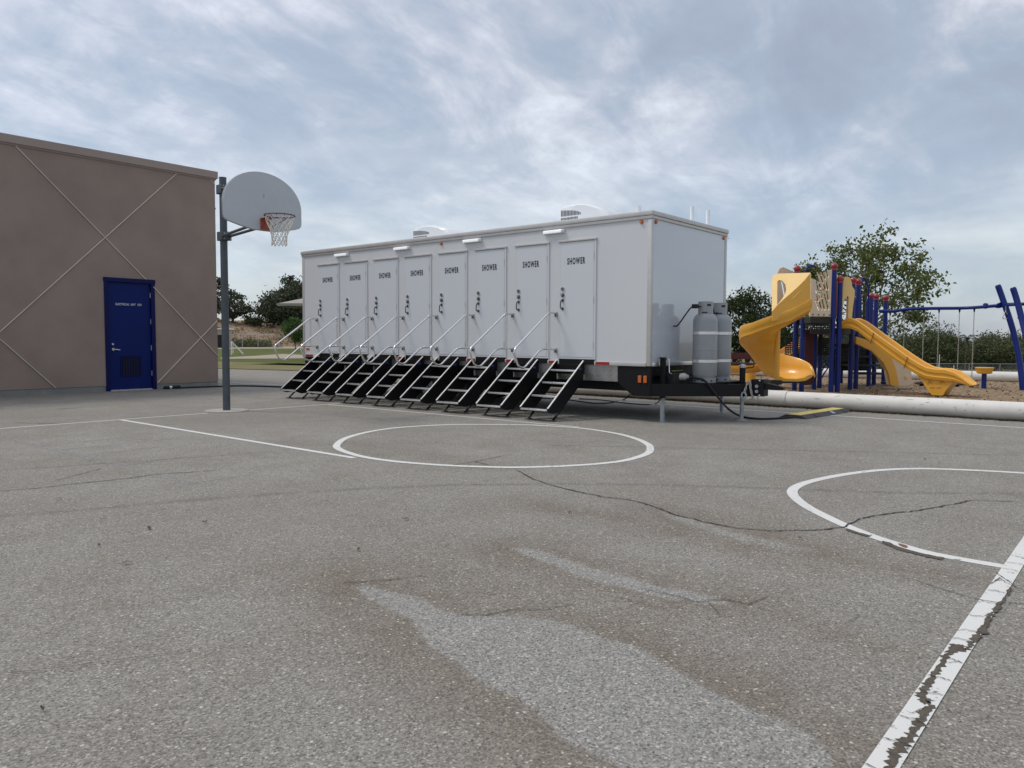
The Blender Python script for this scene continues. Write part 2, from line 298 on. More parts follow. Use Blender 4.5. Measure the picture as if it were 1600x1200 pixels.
# ------------------------------------------------------------------ mesh helpers
class MB:
    def __init__(s): s.v = []; s.f = []
    def add(s, vs, fs):
        k = len(s.v); s.v += [tuple(p) for p in vs]; s.f += [tuple(i+k for i in f) for f in fs]; return s
    def box(s, c, d, rz=0.0):
        c = Vector(c); hx, hy, hz = d[0]/2, d[1]/2, d[2]/2; R = Matrix.Rotation(rz, 3, 'Z')
        vs = [c + R @ Vector((x, y, z)) for x in (-hx, hx) for y in (-hy, hy) for z in (-hz, hz)]
        return s.add(vs, [(0,1,3,2),(4,6,7,5),(0,4,5,1),(2,3,7,6),(0,2,6,4),(1,5,7,3)])
    def bx(s, x0, x1, y0, y1, z0, z1):
        return s.box(((x0+x1)/2, (y0+y1)/2, (z0+z1)/2), (abs(x1-x0), abs(y1-y0), abs(z1-z0)))
    def rbox(s, x0, x1, y0, y1, z0, z1, b=0.01, seg=2):
        bm = bmesh.new(); bmesh.ops.create_cube(bm, size=1)
        for v in bm.verts: v.co = Vector((x0+(v.co.x+.5)*(x1-x0), y0+(v.co.y+.5)*(y1-y0), z0+(v.co.z+.5)*(z1-z0)))
        bmesh.ops.bevel(bm, geom=bm.edges[:], offset=b, segments=seg, affect='EDGES', profile=0.5)
        bm.verts.index_update(); s.add([v.co.copy() for v in bm.verts], [[v.index for v in f.verts] for f in bm.faces]); bm.free(); return s
    def bar(s, p0, p1, w_, h_, up=(0, 0, 1)):
        p0 = Vector(p0); p1 = Vector(p1); d = (p1-p0).normalized(); a = d.cross(Vector(up))
        if a.length < 1e-4: a = d.cross(Vector((1, 0, 0)))
        a.normalize(); b = a.cross(d)
        vs = [p + a*(sx*w_/2) + b*(sy*h_/2) for p in (p0, p1) for sx, sy in ((-1,-1),(1,-1),(1,1),(-1,1))]
        return s.add(vs, [(0,1,2,3),(7,6,5,4),(0,4,5,1),(1,5,6,2),(2,6,7,3),(3,7,4,0)])
    def tube(s, pts, r, n=8, caps=True, closed=False):
        pts = [Vector(p) for p in pts]; m = len(pts); rr = r if isinstance(r, (list, tuple)) else [r]*m
        prev = None; rings = []
        for i, p in enumerate(pts):
            if closed: t = pts[(i+1) % m] - pts[i-1]
            else: t = pts[min(i+1, m-1)] - pts[max(i-1, 0)]
            t.normalize()
            if prev is None:
                a = t.cross(Vector((0, 0, 1)));
                if a.length < 1e-3: a = t.cross(Vector((1, 0, 0)))
            else: a = prev - t*prev.dot(t)
            a.normalize(); b = t.cross(a); prev = a
            rings.append([p + (a*cos(2*pi*k/n) + b*sin(2*pi*k/n))*rr[i] for k in range(n)])
        vs = [v for rg in rings for v in rg]; fs = []
        for i in range(m if closed else m-1):
            j = (i+1) % m
            for k in range(n): fs.append((i*n+k, i*n+(k+1) % n, j*n+(k+1) % n, j*n+k))
        if caps and not closed: fs += [tuple(range(n-1, -1, -1)), tuple((m-1)*n+k for k in range(n))]
        return s.add(vs, fs)
    def cyl(s, p0, p1, r0, r1=None, n=16): return s.tube([p0, p1], [r0, r0 if r1 is None else r1], n)
    def lathe(s, c, prof, n=24):
        c = Vector(c); vs = []; fs = []
        for r, z in prof:
            for k in range(n): vs.append(c + Vector((r*cos(2*pi*k/n), r*sin(2*pi*k/n), z)))
        for i in range(len(prof)-1):
            for k in range(n): fs.append((i*n+k, i*n+(k+1) % n, (i+1)*n+(k+1) % n, (i+1)*n+k))
        fs += [tuple(range(n-1, -1, -1)), tuple((len(prof)-1)*n+k for k in range(n))]
        return s.add(vs, fs)
    def ball(s, c, r, n=12, m=8):
        return s.lathe(c, [(max(1e-4, r*sin(pi*i/m)), -r*cos(pi*i/m)) for i in range(m+1)], n)
    def prism(s, pts, d):
        """closed 3-D outline pushed along vector d (concave outlines are fine)"""
        pts = [Vector(p) for p in pts]; d = Vector(d); n = len(pts)
        bm = bmesh.new(); vs = [bm.verts.new(p) for p in pts]
        es = [bm.edges.new((vs[i], vs[(i+1) % n])) for i in range(n)]
        r = bmesh.ops.triangle_fill(bm, edges=es, use_beauty=True)
        bm.verts.index_update(); tr = [[v.index for v in f.verts] for f in bm.faces]; bm.free()
        fs = [tuple(t) for t in tr] + [tuple(i+n for i in reversed(t)) for t in tr]
        fs += [(i, (i+1) % n, (i+1) % n + n, i+n) for i in range(n)]
        return s.add([*pts, *[p+d for p in pts]], fs)
    def loft(s, loops, caps=True):
        n = len(loops[0]); vs = [p for l in loops for p in l]; fs = []
        for i in range(len(loops)-1):
            for k in range(n): fs.append((i*n+k, i*n+(k+1) % n, (i+1)*n+(k+1) % n, (i+1)*n+k))
        s.add(vs, fs)
        if caps:
            for base in (0, (len(loops)-1)*n):
                k0 = len(s.v) - len(vs) + base
                bm = bmesh.new(); q = [bm.verts.new(Vector(s.v[k0+k])) for k in range(n)]
                try:
                    es = [bm.edges.new((q[k], q[(k+1) % n])) for k in range(n)]
                    bmesh.ops.triangle_fill(bm, edges=es, use_beauty=True); bm.verts.index_update()
                    for f in bm.faces: s.f.append(tuple(k0+v.index for v in f.verts))
                except Exception: pass
                bm.free()
        return s
    def build(s, name, m, parent=None, smooth=None, fix=True):
        me = bpy.data.meshes.new(name)
        off = ORIG.get(parent.name, Vector((0, 0, 0))) if parent else Vector((0, 0, 0))
        me.from_pydata([(p[0]-off.x, p[1]-off.y, p[2]-off.z) for p in s.v], [], s.f)
        if fix:
            bm = bmesh.new(); bm.from_mesh(me); bmesh.ops.recalc_face_normals(bm, faces=bm.faces[:]); bm.to_mesh(me); bm.free()
        if smooth is not None:
            for p in me.polygons: p.use_smooth = True
            me.set_sharp_from_angle(angle=radians(smooth))
        me.materials.append(m)
        o = bpy.data.objects.new(name, me); COL.objects.link(o)
        if parent: o.parent = parent; ORIG[o.name] = off
        return o
ORIG = {}
def thing(name, label, cat, loc, group=None):
    o = bpy.data.objects.new(name, None); COL.objects.link(o); o.location = loc; o.empty_display_size = 0.2
    o['label'] = label; o['category'] = cat
    if group: o['group'] = group
    ORIG[o.name] = Vector(loc); return o
def tag(o, label, cat, group=None, kind=None):
    o['label'] = label; o['category'] = cat
    if group: o['group'] = group
    if kind: o['kind'] = kind
    return o
def struct(o, label=None):
    o['kind'] = 'structure'
    if label: o['label'] = label
    return o
def copy_child(o, parent, d=(0, 0, 0)):
    c = o.copy(); COL.objects.link(c); c.parent = parent; c.location = o.location + Vector(d)
    ORIG[c.name] = ORIG.get(o.name, Vector((0, 0, 0)))
    for k in list(o.children): copy_child(k, c)
    return c
def rounded(pts, r, n=5):
    pts = [Vector(p) for p in pts]; out = [pts[0]]
    for i in range(1, len(pts)-1):
        a, b, c = pts[i-1], pts[i], pts[i+1]; rr = min(r, (a-b).length*0.48, (c-b).length*0.48)
        p0 = b + (a-b).normalized()*rr; p1 = b + (c-b).normalized()*rr
        for k in range(n+1):
            t = k/n; out.append(p0*(1-t)**2 + b*(2*t*(1-t)) + p1*t**2)
    out.append(pts[-1]); return out
def spline(pts, n=8):
    pts = [Vector(p) for p in pts]; out = []
    for i in range(len(pts)-1):
        p0 = pts[max(i-1, 0)]; p1 = pts[i]; p2 = pts[i+1]; p3 = pts[min(i+2, len(pts)-1)]
        for k in range(n):
            t = k/n
            out.append(0.5*((2*p1) + (p2-p0)*t + (2*p0-5*p1+4*p2-p3)*t*t + (3*p1-p0-3*p2+p3)*t**3))
    out.append(pts[-1]); return out
def text_mesh(body, height, width=None, bold=0.0, space=1.0):
    cu = bpy.data.curves.new('lettering', 'FONT'); cu.body = body; cu.size = 1.0; cu.offset = bold; cu.extrude = 0.0; cu.space_character = space
    cu.align_x = 'CENTER'; cu.align_y = 'CENTER'; cu.resolution_u = 4
    o = bpy.data.objects.new('lettering_tmp', cu); COL.objects.link(o)
    bpy.context.view_layer.update()
    me = bpy.data.meshes.new_from_object(o.evaluated_get(bpy.context.evaluated_depsgraph_get()))
    vs = np.array([v.co[:] for v in me.vertices]); fs = [tuple(p.vertices) for p in me.polygons]
    bpy.data.objects.remove(o); bpy.data.curves.remove(cu)
    lo = vs.min(0); hi = vs.max(0); c = (lo+hi)/2; k = height/(hi[1]-lo[1])
    kx = k if width is None else width/(hi[0]-lo[0])
    return [((x-c[0])*kx, (y-c[1])*k) for x, y, z in vs], fs

# ------------------------------------------------------------------ ground sheets
def grid_obj(name, xs, ys, zf, m):
    X, Y = np.meshgrid(xs, ys, indexing='ij'); Z = zf(X, Y)
    nx, ny = len(xs), len(ys)
    co = np.stack([X, Y, Z], -1).reshape(-1, 3)
    i = np.arange(nx-1)[:, None]; j = np.arange(ny-1)[None, :]
    a = (i*ny+j).ravel(); f = np.stack([a, a+ny, a+ny+1, a+1], -1)
    me = bpy.data.meshes.new(name); me.vertices.add(len(co)); me.vertices.foreach_set('co', co.ravel())
    me.loops.add(f.size); me.loops.foreach_set('vertex_index', f.ravel().astype(np.int32))
    me.polygons.add(len(f)); me.polygons.foreach_set('loop_start', np.arange(0, f.size, 4, dtype=np.int32))
    me.update(calc_edges=True); me.materials.append(m)
    o = bpy.data.objects.new(name, me); COL.objects.link(o); return o, co

EARTH = ground_mat('dry_earth', [(0.17, 0.13, 0.085), (0.24, 0.19, 0.125), (0.20, 0.19, 0.10)], 0.6, 0.5, 6, 0.04)
GRASS = ground_mat('lawn_grass', [(0.085, 0.105, 0.030), (0.105, 0.125, 0.038), (0.17, 0.16, 0.065)], 0.5, 0.8, 14, 0.05)
DRYG = ground_mat('dry_grass', [(0.13, 0.135, 0.05), (0.20, 0.18, 0.085), (0.26, 0.225, 0.13)], 0.7, 0.8, 14, 0.08)
SAND = ground_mat('pale_dirt', [(0.30, 0.25, 0.19), (0.36, 0.31, 0.24), (0.40, 0.35, 0.28)], 1.0, 0.3, 10, 0.1)
MULCH = ground_mat('wood_mulch', [(0.215, 0.152, 0.094), (0.285, 0.205, 0.130), (0.35, 0.265, 0.175)], 16, 0.4, 60, 0.5)

gx = np.concatenate([np.linspace(-1500, -60, 12), np.linspace(-40, 200, 121), np.linspace(230, 1500, 14)])
gy = gx.copy()
def terr(X, Y):
    S_ = X*sin(YAW)-Y*cos(YAW); D_ = X*cos(YAW)+Y*sin(YAW)
    return -np.clip((S_-4)/8, 0, 1)*np.clip((D_-26)*0.045, 0, 2.6)
g_, _ = grid_obj('ground', gx, gy, lambda X, Y: terr(X, Y)-0.05, EARTH); struct(g_, 'dry bare earth stretching to the horizon')

def seg_dist(P, A, B):
    d = B-A; t = np.clip(((P-A) @ d)/(d @ d), 0, 1); return np.hypot(*(P - A - t[:, None]*d).T)
def poly_dist(P, pts, closed=False):
    r = np.full(len(P), 1e9); k = len(pts)
    for i in range(k if closed else k-1): r = np.minimum(r, seg_dist(P, pts[i], pts[(i+1) % k]))
    return r
def inside(P, pts):
    x, y = P.T; c = np.zeros(len(P), bool); k = len(pts)
    for i in range(k):
        (x1, y1), (x2, y2) = pts[i], pts[(i+1) % k]
        with np.errstate(divide='ignore', invalid='ignore'):
            c ^= ((y1 > y) != (y2 > y)) & (x < (x2-x1)*(y-y1)/(y2-y1+1e-12)+x1)
    return c
def gp(pts): return np.array([G(*p)[:2] for p in pts])

pxs = np.concatenate([np.linspace(-60, -2, 20), np.arange(-1.8, 1.2, 0.3), np.arange(1.2, 10.0, 0.045), np.arange(10.0, 30.1, 0.5)])
pys = np.concatenate([np.linspace(-60, -3, 20), np.arange(-2.8, -1.0, 0.3), np.arange(-1.0, 10.0, 0.045), np.arange(10.0, 21, 0.25), np.arange(21.5, 30.5, 0.5)])
pave, pco = grid_obj('pavement', pxs, pys, lambda X, Y: 0*X, ASPH)
struct(pave, 'weathered grey asphalt school court with cracks and painted lines')
P2 = pco[:, :2]
near = (P2[:, 0] > -2) & (P2[:, 0] < 13) & (P2[:, 1] > -3) & (P2[:, 1] < 13)
worn = np.zeros(len(P2)); stain = np.zeros(len(P2)); seam = np.zeros(len(P2)); Q = P2[near]
W1 = gp([(553,915),(575,914),(600,922),(635,930),(665,938),(690,953),(720,962),(760,962),(800,961),(850,966),(895,976),(920,988),(975,1003),(1010,1016),(1035,1034),(1075,1058),(1120,1082),(1165,1104),(1215,1123),(1260,1140),(1290,1165),(1305,1200),(1330,1260),(1100,1300),(1000,1215),(950,1192),(905,1168),(872,1155),(850,1125),(822,1100),(790,1085),(745,1063),(712,1036),(688,1022),(662,1004),(652,983),(640,965),(605,950),(575,937)])
W2 = gp([(797,855),(825,856),(870,868),(905,880),(945,893),(985,903),(1030,915),(1085,925),(1120,936),(1140,946),(1105,944),(1060,938),(1020,932),(975,920),(935,912),(895,897),(860,882),(820,868)])
W3 = gp([(527,900),(538,899),(545,906),(534,909)])
W4 = gp([(1030,796),(1060,803),(1110,818),(1180,838),(1240,850),(1290,862),(1240,862),(1170,852),(1100,832),(1050,812)])
for Wp, amt in ((W1, 1.0), (W2, 0.85), (W3, 0.8), (W4, 0.62)):
    d = poly_dist(Q, Wp, True); ins = inside(Q, Wp); sd = np.where(ins, d, -d)
    worn[near] = np.maximum(worn[near], amt*np.clip(0.5 + sd/0.10, 0, 1))
    stain[near] = np.maximum(stain[near], 0.9*np.exp(-(np.maximum(-sd, 0)/0.30)**2)*(~ins))
for pts, wd, amt in (([(830,785),(900,800),(1010,818),(1100,838),(1250,866),(1400,890),(1500,905)], 0.22, 0.8),
                     ([(430,885),(520,880),(600,885),(700,905),(800,930),(950,950)], 0.3, 0.55), ([(980,1005),(1100,1060),(1200,1100)], 0.3, 0.7),
                     ([(860,690),(950,720),(1100,770),(1350,860)], 0.16, 0.25), ([(560,690),(680,715),(760,728)], 0.3, 0.45),
                     ([(1230,960),(1300,990),(1400,1020)], 0.12, 0.6), ([(640,1000),(720,1060),(820,1120),(900,1180)], 0.14, 0.8),
                     ([(440,690),(520,700),(600,712)], 0.25, 0.35)):
    d = poly_dist(Q, gp(pts)); stain[near] = np.maximum(stain[near], amt*np.exp(-(d/wd)**2))
for pts, wd in (([(-60,812),(0,806),(120,798),(260,785),(400,774),(560,764),(700,758),(850,756),(1000,757),(1120,760),(1225,764),(1400,770),(1600,772)], 0.045),
                ([(860,696),(1000,698),(1100,701),(1250,704),(1450,708),(1600,712)], 0.04), ([(0,735),(150,725),(300,715),(420,706)], 0.035)):
    d = poly_dist(Q, gp(pts)); seam[near] = np.maximum(seam[near], np.exp(-(d/wd)**2))
# tyre scuffs and oil by the school wall
dw = np.abs(P2[:, 1]-18.6); stain = np.maximum(stain, 0.0)
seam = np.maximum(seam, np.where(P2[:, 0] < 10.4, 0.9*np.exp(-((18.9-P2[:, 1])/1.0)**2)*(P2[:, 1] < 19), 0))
for nm, arr in (('worn', worn), ('stain', stain), ('seam', seam)):
    a = pave.data.attributes.new(nm, 'FLOAT', 'POINT'); a.data.foreach_set('value', arr.astype(np.float32))

def ribbon(pts, width, z, jit=0.0, seed=1, sub=10, taper=True):
    """flat strip along a ground path, its centre and width roughened"""
    rn = random.Random(seed); P = [Vector((p[0], p[1], 0)) for p in pts]; path = []
    for i in range(len(P)-1):
        for k in range(sub): path.append(P[i].lerp(P[i+1], k/sub))
    path.append(P[-1]); mb = MB(); vs = []; n = len(path); off = 0
    for i, p in enumerate(path):
        t = (path[min(i+1, n-1)] - path[max(i-1, 0)]).normalized(); a = Vector((-t.y, t.x, 0))
        off = off*0.6 + rn.gauss(0, jit); e = min(1, min(i, n-1-i)/(0.06*n) + 0.3) if taper else 1
        ww = width*e*(rn.uniform(0.45, 1.3) if jit else 1)
        for sgn in (-1, 1): q = p + a*(off + sgn*ww/2); vs.append((q.x, q.y, z))
    mb.add(vs, [(2*i, 2*i+1, 2*i+3, 2*i+2) for i in range(n-1)]); return mb
def line(a, b, wd=0.055, m=None, z=0.0025, sub=30, name='painted_line'):
    return ribbon([a, b], wd, z, 0.0, 1, sub, False).build(name, m or PAINT, pave, fix=False)
def arc(c, r, a0, a1, wd, m=None, z=0.0035, n=96, name='painted_circle'):
    mb = MB(); vs = []
    for i in range(n+1):
        t = a0+(a1-a0)*i/n
        for rr in (r-wd/2, r+wd/2): vs.append((c[0]+rr*cos(t), c[1]+rr*sin(t), z))
    mb.add(vs, [(2*i, 2*i+1, 2*i+3, 2*i+2) for i in range(n)]); return mb.build(name, m or PAINT, pave, fix=False)
line((-6, 12.165), (6.55, 12.18)); line((7.34, 12.18), (9.7, 12.165), 0.05); line((9.7, 12.165), (10.6, 12.16), 0.045, PAINTM)
line((5.14, 12.13), (5.10, 6.45), 0.075)
line((8.97, 12.12), (9.07, 6.35), 0.05)
cq = [(526,696),(538,686),(565,677.5),(600,671),(640,667),(715,663.5),(815,664),(840,664.8),(905,669),(960,677),(990,684.5),(1010,693),(1016,700),(1011,709),(980,719),(940,724.5),(890,728),(840,730),(790,730.5),(715,728.3),(660,725),(610,720.5),(570,714.5),(545,708),(530,702)]
cw_ = [G(*q) for q in cq]; cc_ = sum(cw_, Vector())/len(cw_)
cs_ = spline(cw_+cw_[:3], 6)[6:6*(len(cw_)+1)+1]
ribbon(cs_, 0.085, 0.0035, 0, 1, 2, False).build('painted_circle', PAINT, pave, fix=False)
line((9.1, 6.93), (13.1, 6.9), 0.05, PAINTM); line((11.3, 8.05), (11.14, 6.98), 0.05, PAINTM)
line((13.42, 11.5), (13.28, -6), 0.06)
line((11.5, 21.4), (12.0, 17.6), 0.07)
line((3.26, 10.6), (3.27, 6.3), 0.11, PAINTF)
for k, (yy, x1) in enumerate(((9.9, 4.6), (9.35, 4.7), (8.75, 4.2), (6.35, 3.9))): line((3.3, yy), (x1, yy+0.03), 0.05, PAINTF)
ribbon(spline([G(*q) for q in [(1640,743),(1600,739.5),(1520,735),(1440,732.5),(1380,734.5),(1330,740),(1285,748),(1252,757),(1238,767),(1244,779),(1263,793),(1290,807),(1320,821),(1360,837),(1400,850),(1450,864),(1510,875.5),(1572,886)]], 6), 0.085, 0.0025, 0, 1, 2, False).build('painted_circle', PAINT, pave, fix=False)
line((1.2, 0.574), (14.2, 0.574), 0.086, PAINT, 0.0045)
# peeled strip and gaps along the nearest line
def blob(pts, z, seed, m, name='peeled_patch', jit=0.006, sub=7):
    rn = random.Random(seed); P = [G(*p) for p in pts]; out = []
    for i in range(len(P)):
        a = P[i]; b = P[(i+1) % len(P)]; t = (b-a); nrm = Vector((-t.y, t.x, 0)).normalized()
        for k in range(sub):
            q = a.lerp(b, k/sub) + nrm*(rn.gauss(0, jit) if k else rn.gauss(0, jit*0.5)); out.append((q.x, q.y, z))
    mb = MB(); bm = bmesh.new(); vs = [bm.verts.new(p) for p in out]; n = len(vs)
    es = [bm.edges.new((vs[i], vs[(i+1) % n])) for i in range(n)]
    bmesh.ops.triangle_fill(bm, edges=es, use_beauty=True); bm.verts.index_update()
    mb.add(out, [[v.index for v in f.verts] for f in bm.faces]); bm.free()
    return mb.build(name, m, pave, fix=False)
blob([(1577,919),(1580,924),(1566,940),(1553,951),(1549,960),(1541,965),(1532,982),(1521,997),(1511,1012),(1507,1019),(1518,1014),(1530,1000),(1541,985),(1550,968),(1559,956),(1565,945),(1572,932)], 0.0065, 3, PEELM)
blob([(1488,1008),(1507,1011),(1508,1018),(1488,1024),(1480,1036),(1470,1048),(1462,1064),(1452,1076),(1446,1090),(1454,1096),(1447,1104),(1436,1094),(1431,1087),(1440,1074),(1450,1062),(1462,1046),(1474,1030),(1482,1018)], 0.0065, 4, PEELM)
blob([(1449,1096),(1460,1106),(1450,1122),(1438,1140),(1426,1156),(1415,1172),(1404,1190),(1390,1215),(1372,1215),(1388,1190),(1392,1176),(1397,1168),(1408,1156),(1420,1146),(1424,1134),(1434,1121),(1441,1110)], 0.0065, 5, PEELM)
blob([(1403,850),(1412,852),(1419,855),(1415,857),(1405,853)], 0.0065, 6, mat('rusty_dirt', (0.22, 0.10, 0.05), 0.95, var=0.4, vscale=30), jit=0.003)
blob([(1378,846),(1392,849),(1404,856),(1440,866),(1475,872),(1472,876),(1430,867),(1398,858),(1380,850)], 0.0045, 8, PEELM, jit=0.003)
blob([(1322,826),(1340,832),(1362,838),(1358,840),(1336,834),(1322,829)], 0.0045, 9, PEELM, jit=0.002)
cr = [([(806,734),(830,748),(852,756),(900,768),(945,777),(985,782),(1010,788),(1050,803),(1100,816),(1150,826),(1200,830),(1250,829),(1290,828),(1320,824),(1345,811),(1372,805),(1420,800),(1450,795),(1480,790),(1520,782),(1610,786)], 0.018),
      ([(-10,769),(60,763),(120,756),(200,748),(240,742),(300,738),(345,734)], 0.016), ([(85,752),(130,740),(160,732)], 0.012), ([(185,729),(260,718),(330,710),(400,705)], 0.014),
      ([(0,1055),(60,1050),(120,1042),(190,1032),(245,1025),(300,1017)], 0.006), ([(215,945),(250,940),(300,936)], 0.005), ([(535,910),(560,911),(612,907),(662,900)], 0.010),
      ([(715,962),(760,962),(800,953),(855,954),(870,948),(900,946)], 0.010), ([(942,930),(980,939),(1025,952)], 0.008),
      ([(1000,920),(1050,930),(1087,941),(1132,937),(1167,945),(1200,934)], 0.011), ([(1105,942),(1125,962)], 0.006),
      ([(1430,908),(1490,927),(1530,938),(1560,943),(1610,945)], 0.010), ([(1556,896),(1575,909),(1586,918),(1610,926)], 0.011), ([(1545,915),(1562,904),(1570,912),(1580,916)], 0.008),
      ([(708,727),(740,722),(785,713)], 0.02), ([(742,722),(765,727)], 0.02), ([(1010,699),(1040,703),(1070,702)], 0.012), ([(880,700),(940,688),(1010,698)], 0.01),
      ([(1020,880),(1070,876),(1110,880)], 0.006), ([(1310,984),(1345,962)], 0.005), ([(1345,840),(1400,855)], 0.006), ([(1230,928),(1275,935),(1340,955)], 0.004), ([(250,1160),(340,1150)], 0.004),
      ([(440,655),(520,650),(600,655),(690,648)], 0.014), ([(0,655),(120,650),(240,645)], 0.02), ([(20,661),(90,662)], 0.06), ([(90,640),(130,637)], 0.05),
      ([(1590,925),(1612,929)], 0.008), ([(1480,1038),(1502,1036)], 0.006), ([(1424,1118),(1446,1108)], 0.005), ([(1468,1096),(1490,1120)], 0.003)]
for i, (pts, wd) in enumerate(cr):
    wd *= 1.0 if i in (0, 1) else 0.66
    ribbon([G(*p) for p in pts], wd*0.85, 0.0055 if wd > .0055 else 0.008, wd*0.28, 20+i, 9).build('crack', CRACKM, pave, fix=False)
# fine cross cracks in the thick paint line
for i in range(15):
    x = 2.35 + i*0.21 + random.uniform(-.05, .05)
    ribbon([(x, 0.533), (x+random.uniform(-.02, .02), 0.575), (x+random.uniform(-.02, .02), 0.615)], 0.005, 0.0085, 0.004, 70+i, 6).build('crack', CRACKM, pave, fix=False)
pad = MB().lathe((7.0, 12.337, 0), [(0.36, -0.02), (0.36, 0.012), (0.34, 0.016)], 32); pad.build('footing_pad', PADC, pave, smooth=30)
# leaves and chips lying about
LEAFR = mat('dead_leaf_red', (0.13, 0.03, 0.022), 0.7); LEAFD = mat('dead_leaf_brown', (0.085, 0.07, 0.052), 0.8); CHIP = mat('pale_chip', (0.5, 0.5, 0.46), 0.8)
def leaf_on_ground(px, py, L_, m, label, group=None):
    c = G(px, py); a = random.uniform(0, pi); d = Vector((cos(a), sin(a), 0)); q = Vector((-d.y, d.x, 0)); mb = MB()
    pts = [(-.5, 0, .01), (-.2, .22, .02), (.2, .2, .016), (.55, 0, .02), (.2, -.2, .012), (-.2, -.22, .018)]
    top = [c + d*(u*L_) + q*(v*L_) + Vector((0, 0, zz)) for u, v, zz in pts]; mb.prism(top, (0, 0, -0.002))
    o = mb.build('fallen_leaf', m); tag(o, label, 'leaf', group); return o
leaf_on_ground(233, 827, 0.055, LEAFR, 'dark red dead leaf lying alone on the asphalt at left')
for (x, y, L_, wh) in ((160, 814, .05, 'left of the red leaf, nearest to it'), (155, 854, .05, 'below and left of the red leaf'), (197, 882, .05, 'nearest below the red leaf'), (92, 781, .06, 'farthest left, near the long thin crack'), (320, 818, .05, 'right of the red leaf'),
    (560, 861, .05, 'just above the pale worn patch'), (635, 813, .06, 'midway between free throw circle and worn patch'), (66, 1112, .035, 'in the near left corner'), (1445, 719, .07, 'just beyond the right painted circle'), (1250, 843, .04, 'below the right painted circle'), (890, 803, .04, 'below the long crack at centre')):
    leaf_on_ground(x, y, L_*.75, LEAFD, 'small dark brown dead leaf on the asphalt ' + wh, 'dead leaves scattered on the court')

# ------------------------------------------------------------------ school building at left
WY, WX1, WX0 = 18.9, 10.5, -9.0
bld = thing('school_building', 'brown stucco school building with crossing joint lines and a blue door', 'building', (1, 24, 0))
# wall with a real door opening
DX0, DX1, DZ = 7.70, 8.86, 2.665
wallm = MB(); wallm.bx(WX0, DX0, WY, WY+0.3, 0.13, 5.35).bx(DX1, WX1, WY, WY+0.3, 0.13, 5.35).bx(DX0, DX1, WY, WY+0.3, DZ, 5.35)
wallm.bx(WX1-0.3, WX1, WY+0.3, 38, 0.13, 5.35).bx(WX0, WX0+0.3, WY+0.3, 38, 0.13, 5.35).bx(WX0+0.3, WX1-0.3, 37.7, 38, 0.13, 5.35)
wallm.build('wall', STUC, bld)
MB().bx(WX0+0.02, WX1-0.02, WY+0.02, 37.98, 5.2, 5.34).build('roof', CONC, bld)
cp = MB(); cp.rbox(WX0-0.06, WX1+0.06, WY-0.06, WY+0.32, 5.385, 5.565, 0.008); cp.bx(WX0-0.03, WX1+0.03, WY-0.025, WY+0.30, 5.35, 5.386)
cp.rbox(WX1-0.32, WX1+0.06, WY+0.33, 38.06, 5.385, 5.565, 0.008).bx(WX1-0.30, WX1+0.028, WY+0.34, 38.0, 5.351, 5.386)
cp.build('coping', COPE, bld)
fb = MB(); fb.bx(WX0, DX0-0.01, WY+0.012, WY+0.3, -0.05, 0.129).bx(DX1+0.01, WX1-0.006, WY+0.012, WY+0.3, -0.05, 0.129).bx(WX1-0.29, WX1-0.012, WY+0.31, 38, -0.05, 0.129)
fb.build('foundation', CONC, bld)
for x, z, in ((WX1+0.02, 4.66), (WX1+0.02, 1.22)): MB().cyl((x-0.06, WY+0.12, z), (x+0.05, WY+0.12, z-0.02), 0.025, n=10).build('wall_spout', DARKG, bld)
# control joint strips
def joint(a, b):
    MB().bar((a[0], WY-0.005, a[1]), (b[0], WY-0.005, b[1]), 0.012, 0.040, up=(0, 1, 0)).build('joint_strip', JOINT, bld)
def wz(px, py): p = ony(px, py, WY); return (p.x, p.z)
def seg(a, b, z0=0.135, z1=5.345, x1=WX1-0.004):
    (xa, za), (xb, zb) = wz(*a), wz(*b); k = (zb-za)/(xb-xa)
    def cut(x, z):
        if z > z1: x = xa+(z1-za)/k; z = z1
        if z < z0: x = xa+(z0-za)/k; z = z0
        if x > x1: x = x1; z = za+k*(x1-xa)
        return x, z
    return cut(xa, za), cut(xb, zb)
J = [seg((16, 220), (228, 437)), seg((239, 448), (341, 557)), seg((279, 268), (0, 518)), seg((0, 530), (88, 607)), seg((246, 598), (340, 500)), seg((325, 276), (336, 290))]
for a, b in J: joint(a, b)
# continue the pattern on the unseen part of the wall
joint((5.55, 1.36), (1.95, 5.2)); joint((5.55, 1.22), (6.58, 0.14)) if False else None
dr = MB().rbox(DX0+0.085, DX1-0.085, WY+0.035, WY+0.085, 0.03, DZ-0.085, 0.004).build('door', BLUD, bld)
fm = MB(); fm.bx(DX0-0.015, DX0+0.083, WY-0.018, WY+0.14, 0.0, DZ-0.03).bx(DX1-0.083, DX1+0.012, WY-0.018, WY+0.14, 0.0, DZ-0.03).bx(DX0-0.025, DX1+0.022, WY-0.03, WY+0.14, DZ-0.082, DZ+0.012)
fm.build('door_frame', BLUF, bld)
MB().bx(DX0+0.086, DX1-0.086, WY+0.0, WY+0.16, -0.02, 0.028).build('threshold', ALUB, bld)
MB().bx(DX0+0.09, DX1-0.09, WY+0.16, WY+0.2, 0.0, DZ).build('dark_interior', BLKM, bld)
yk = WY+0.035
hd = MB(); hd.cyl((DX0+0.175, yk, 0.99), (DX0+0.175, yk-0.02, 0.99), 0.032).tube(rounded([(DX0+0.175, yk-0.01, 0.99), (DX0+0.175, yk-0.06, 0.99), (DX0+0.31, yk-0.06, 0.975)], 0.02), 0.012)
hd.build('handle', STEEL, dr, smooth=40)
MB().cyl((DX0+0.165, yk, 1.11), (DX0+0.165, yk-0.022, 1.11), 0.024).build('lock', STEEL, dr, smooth=40)
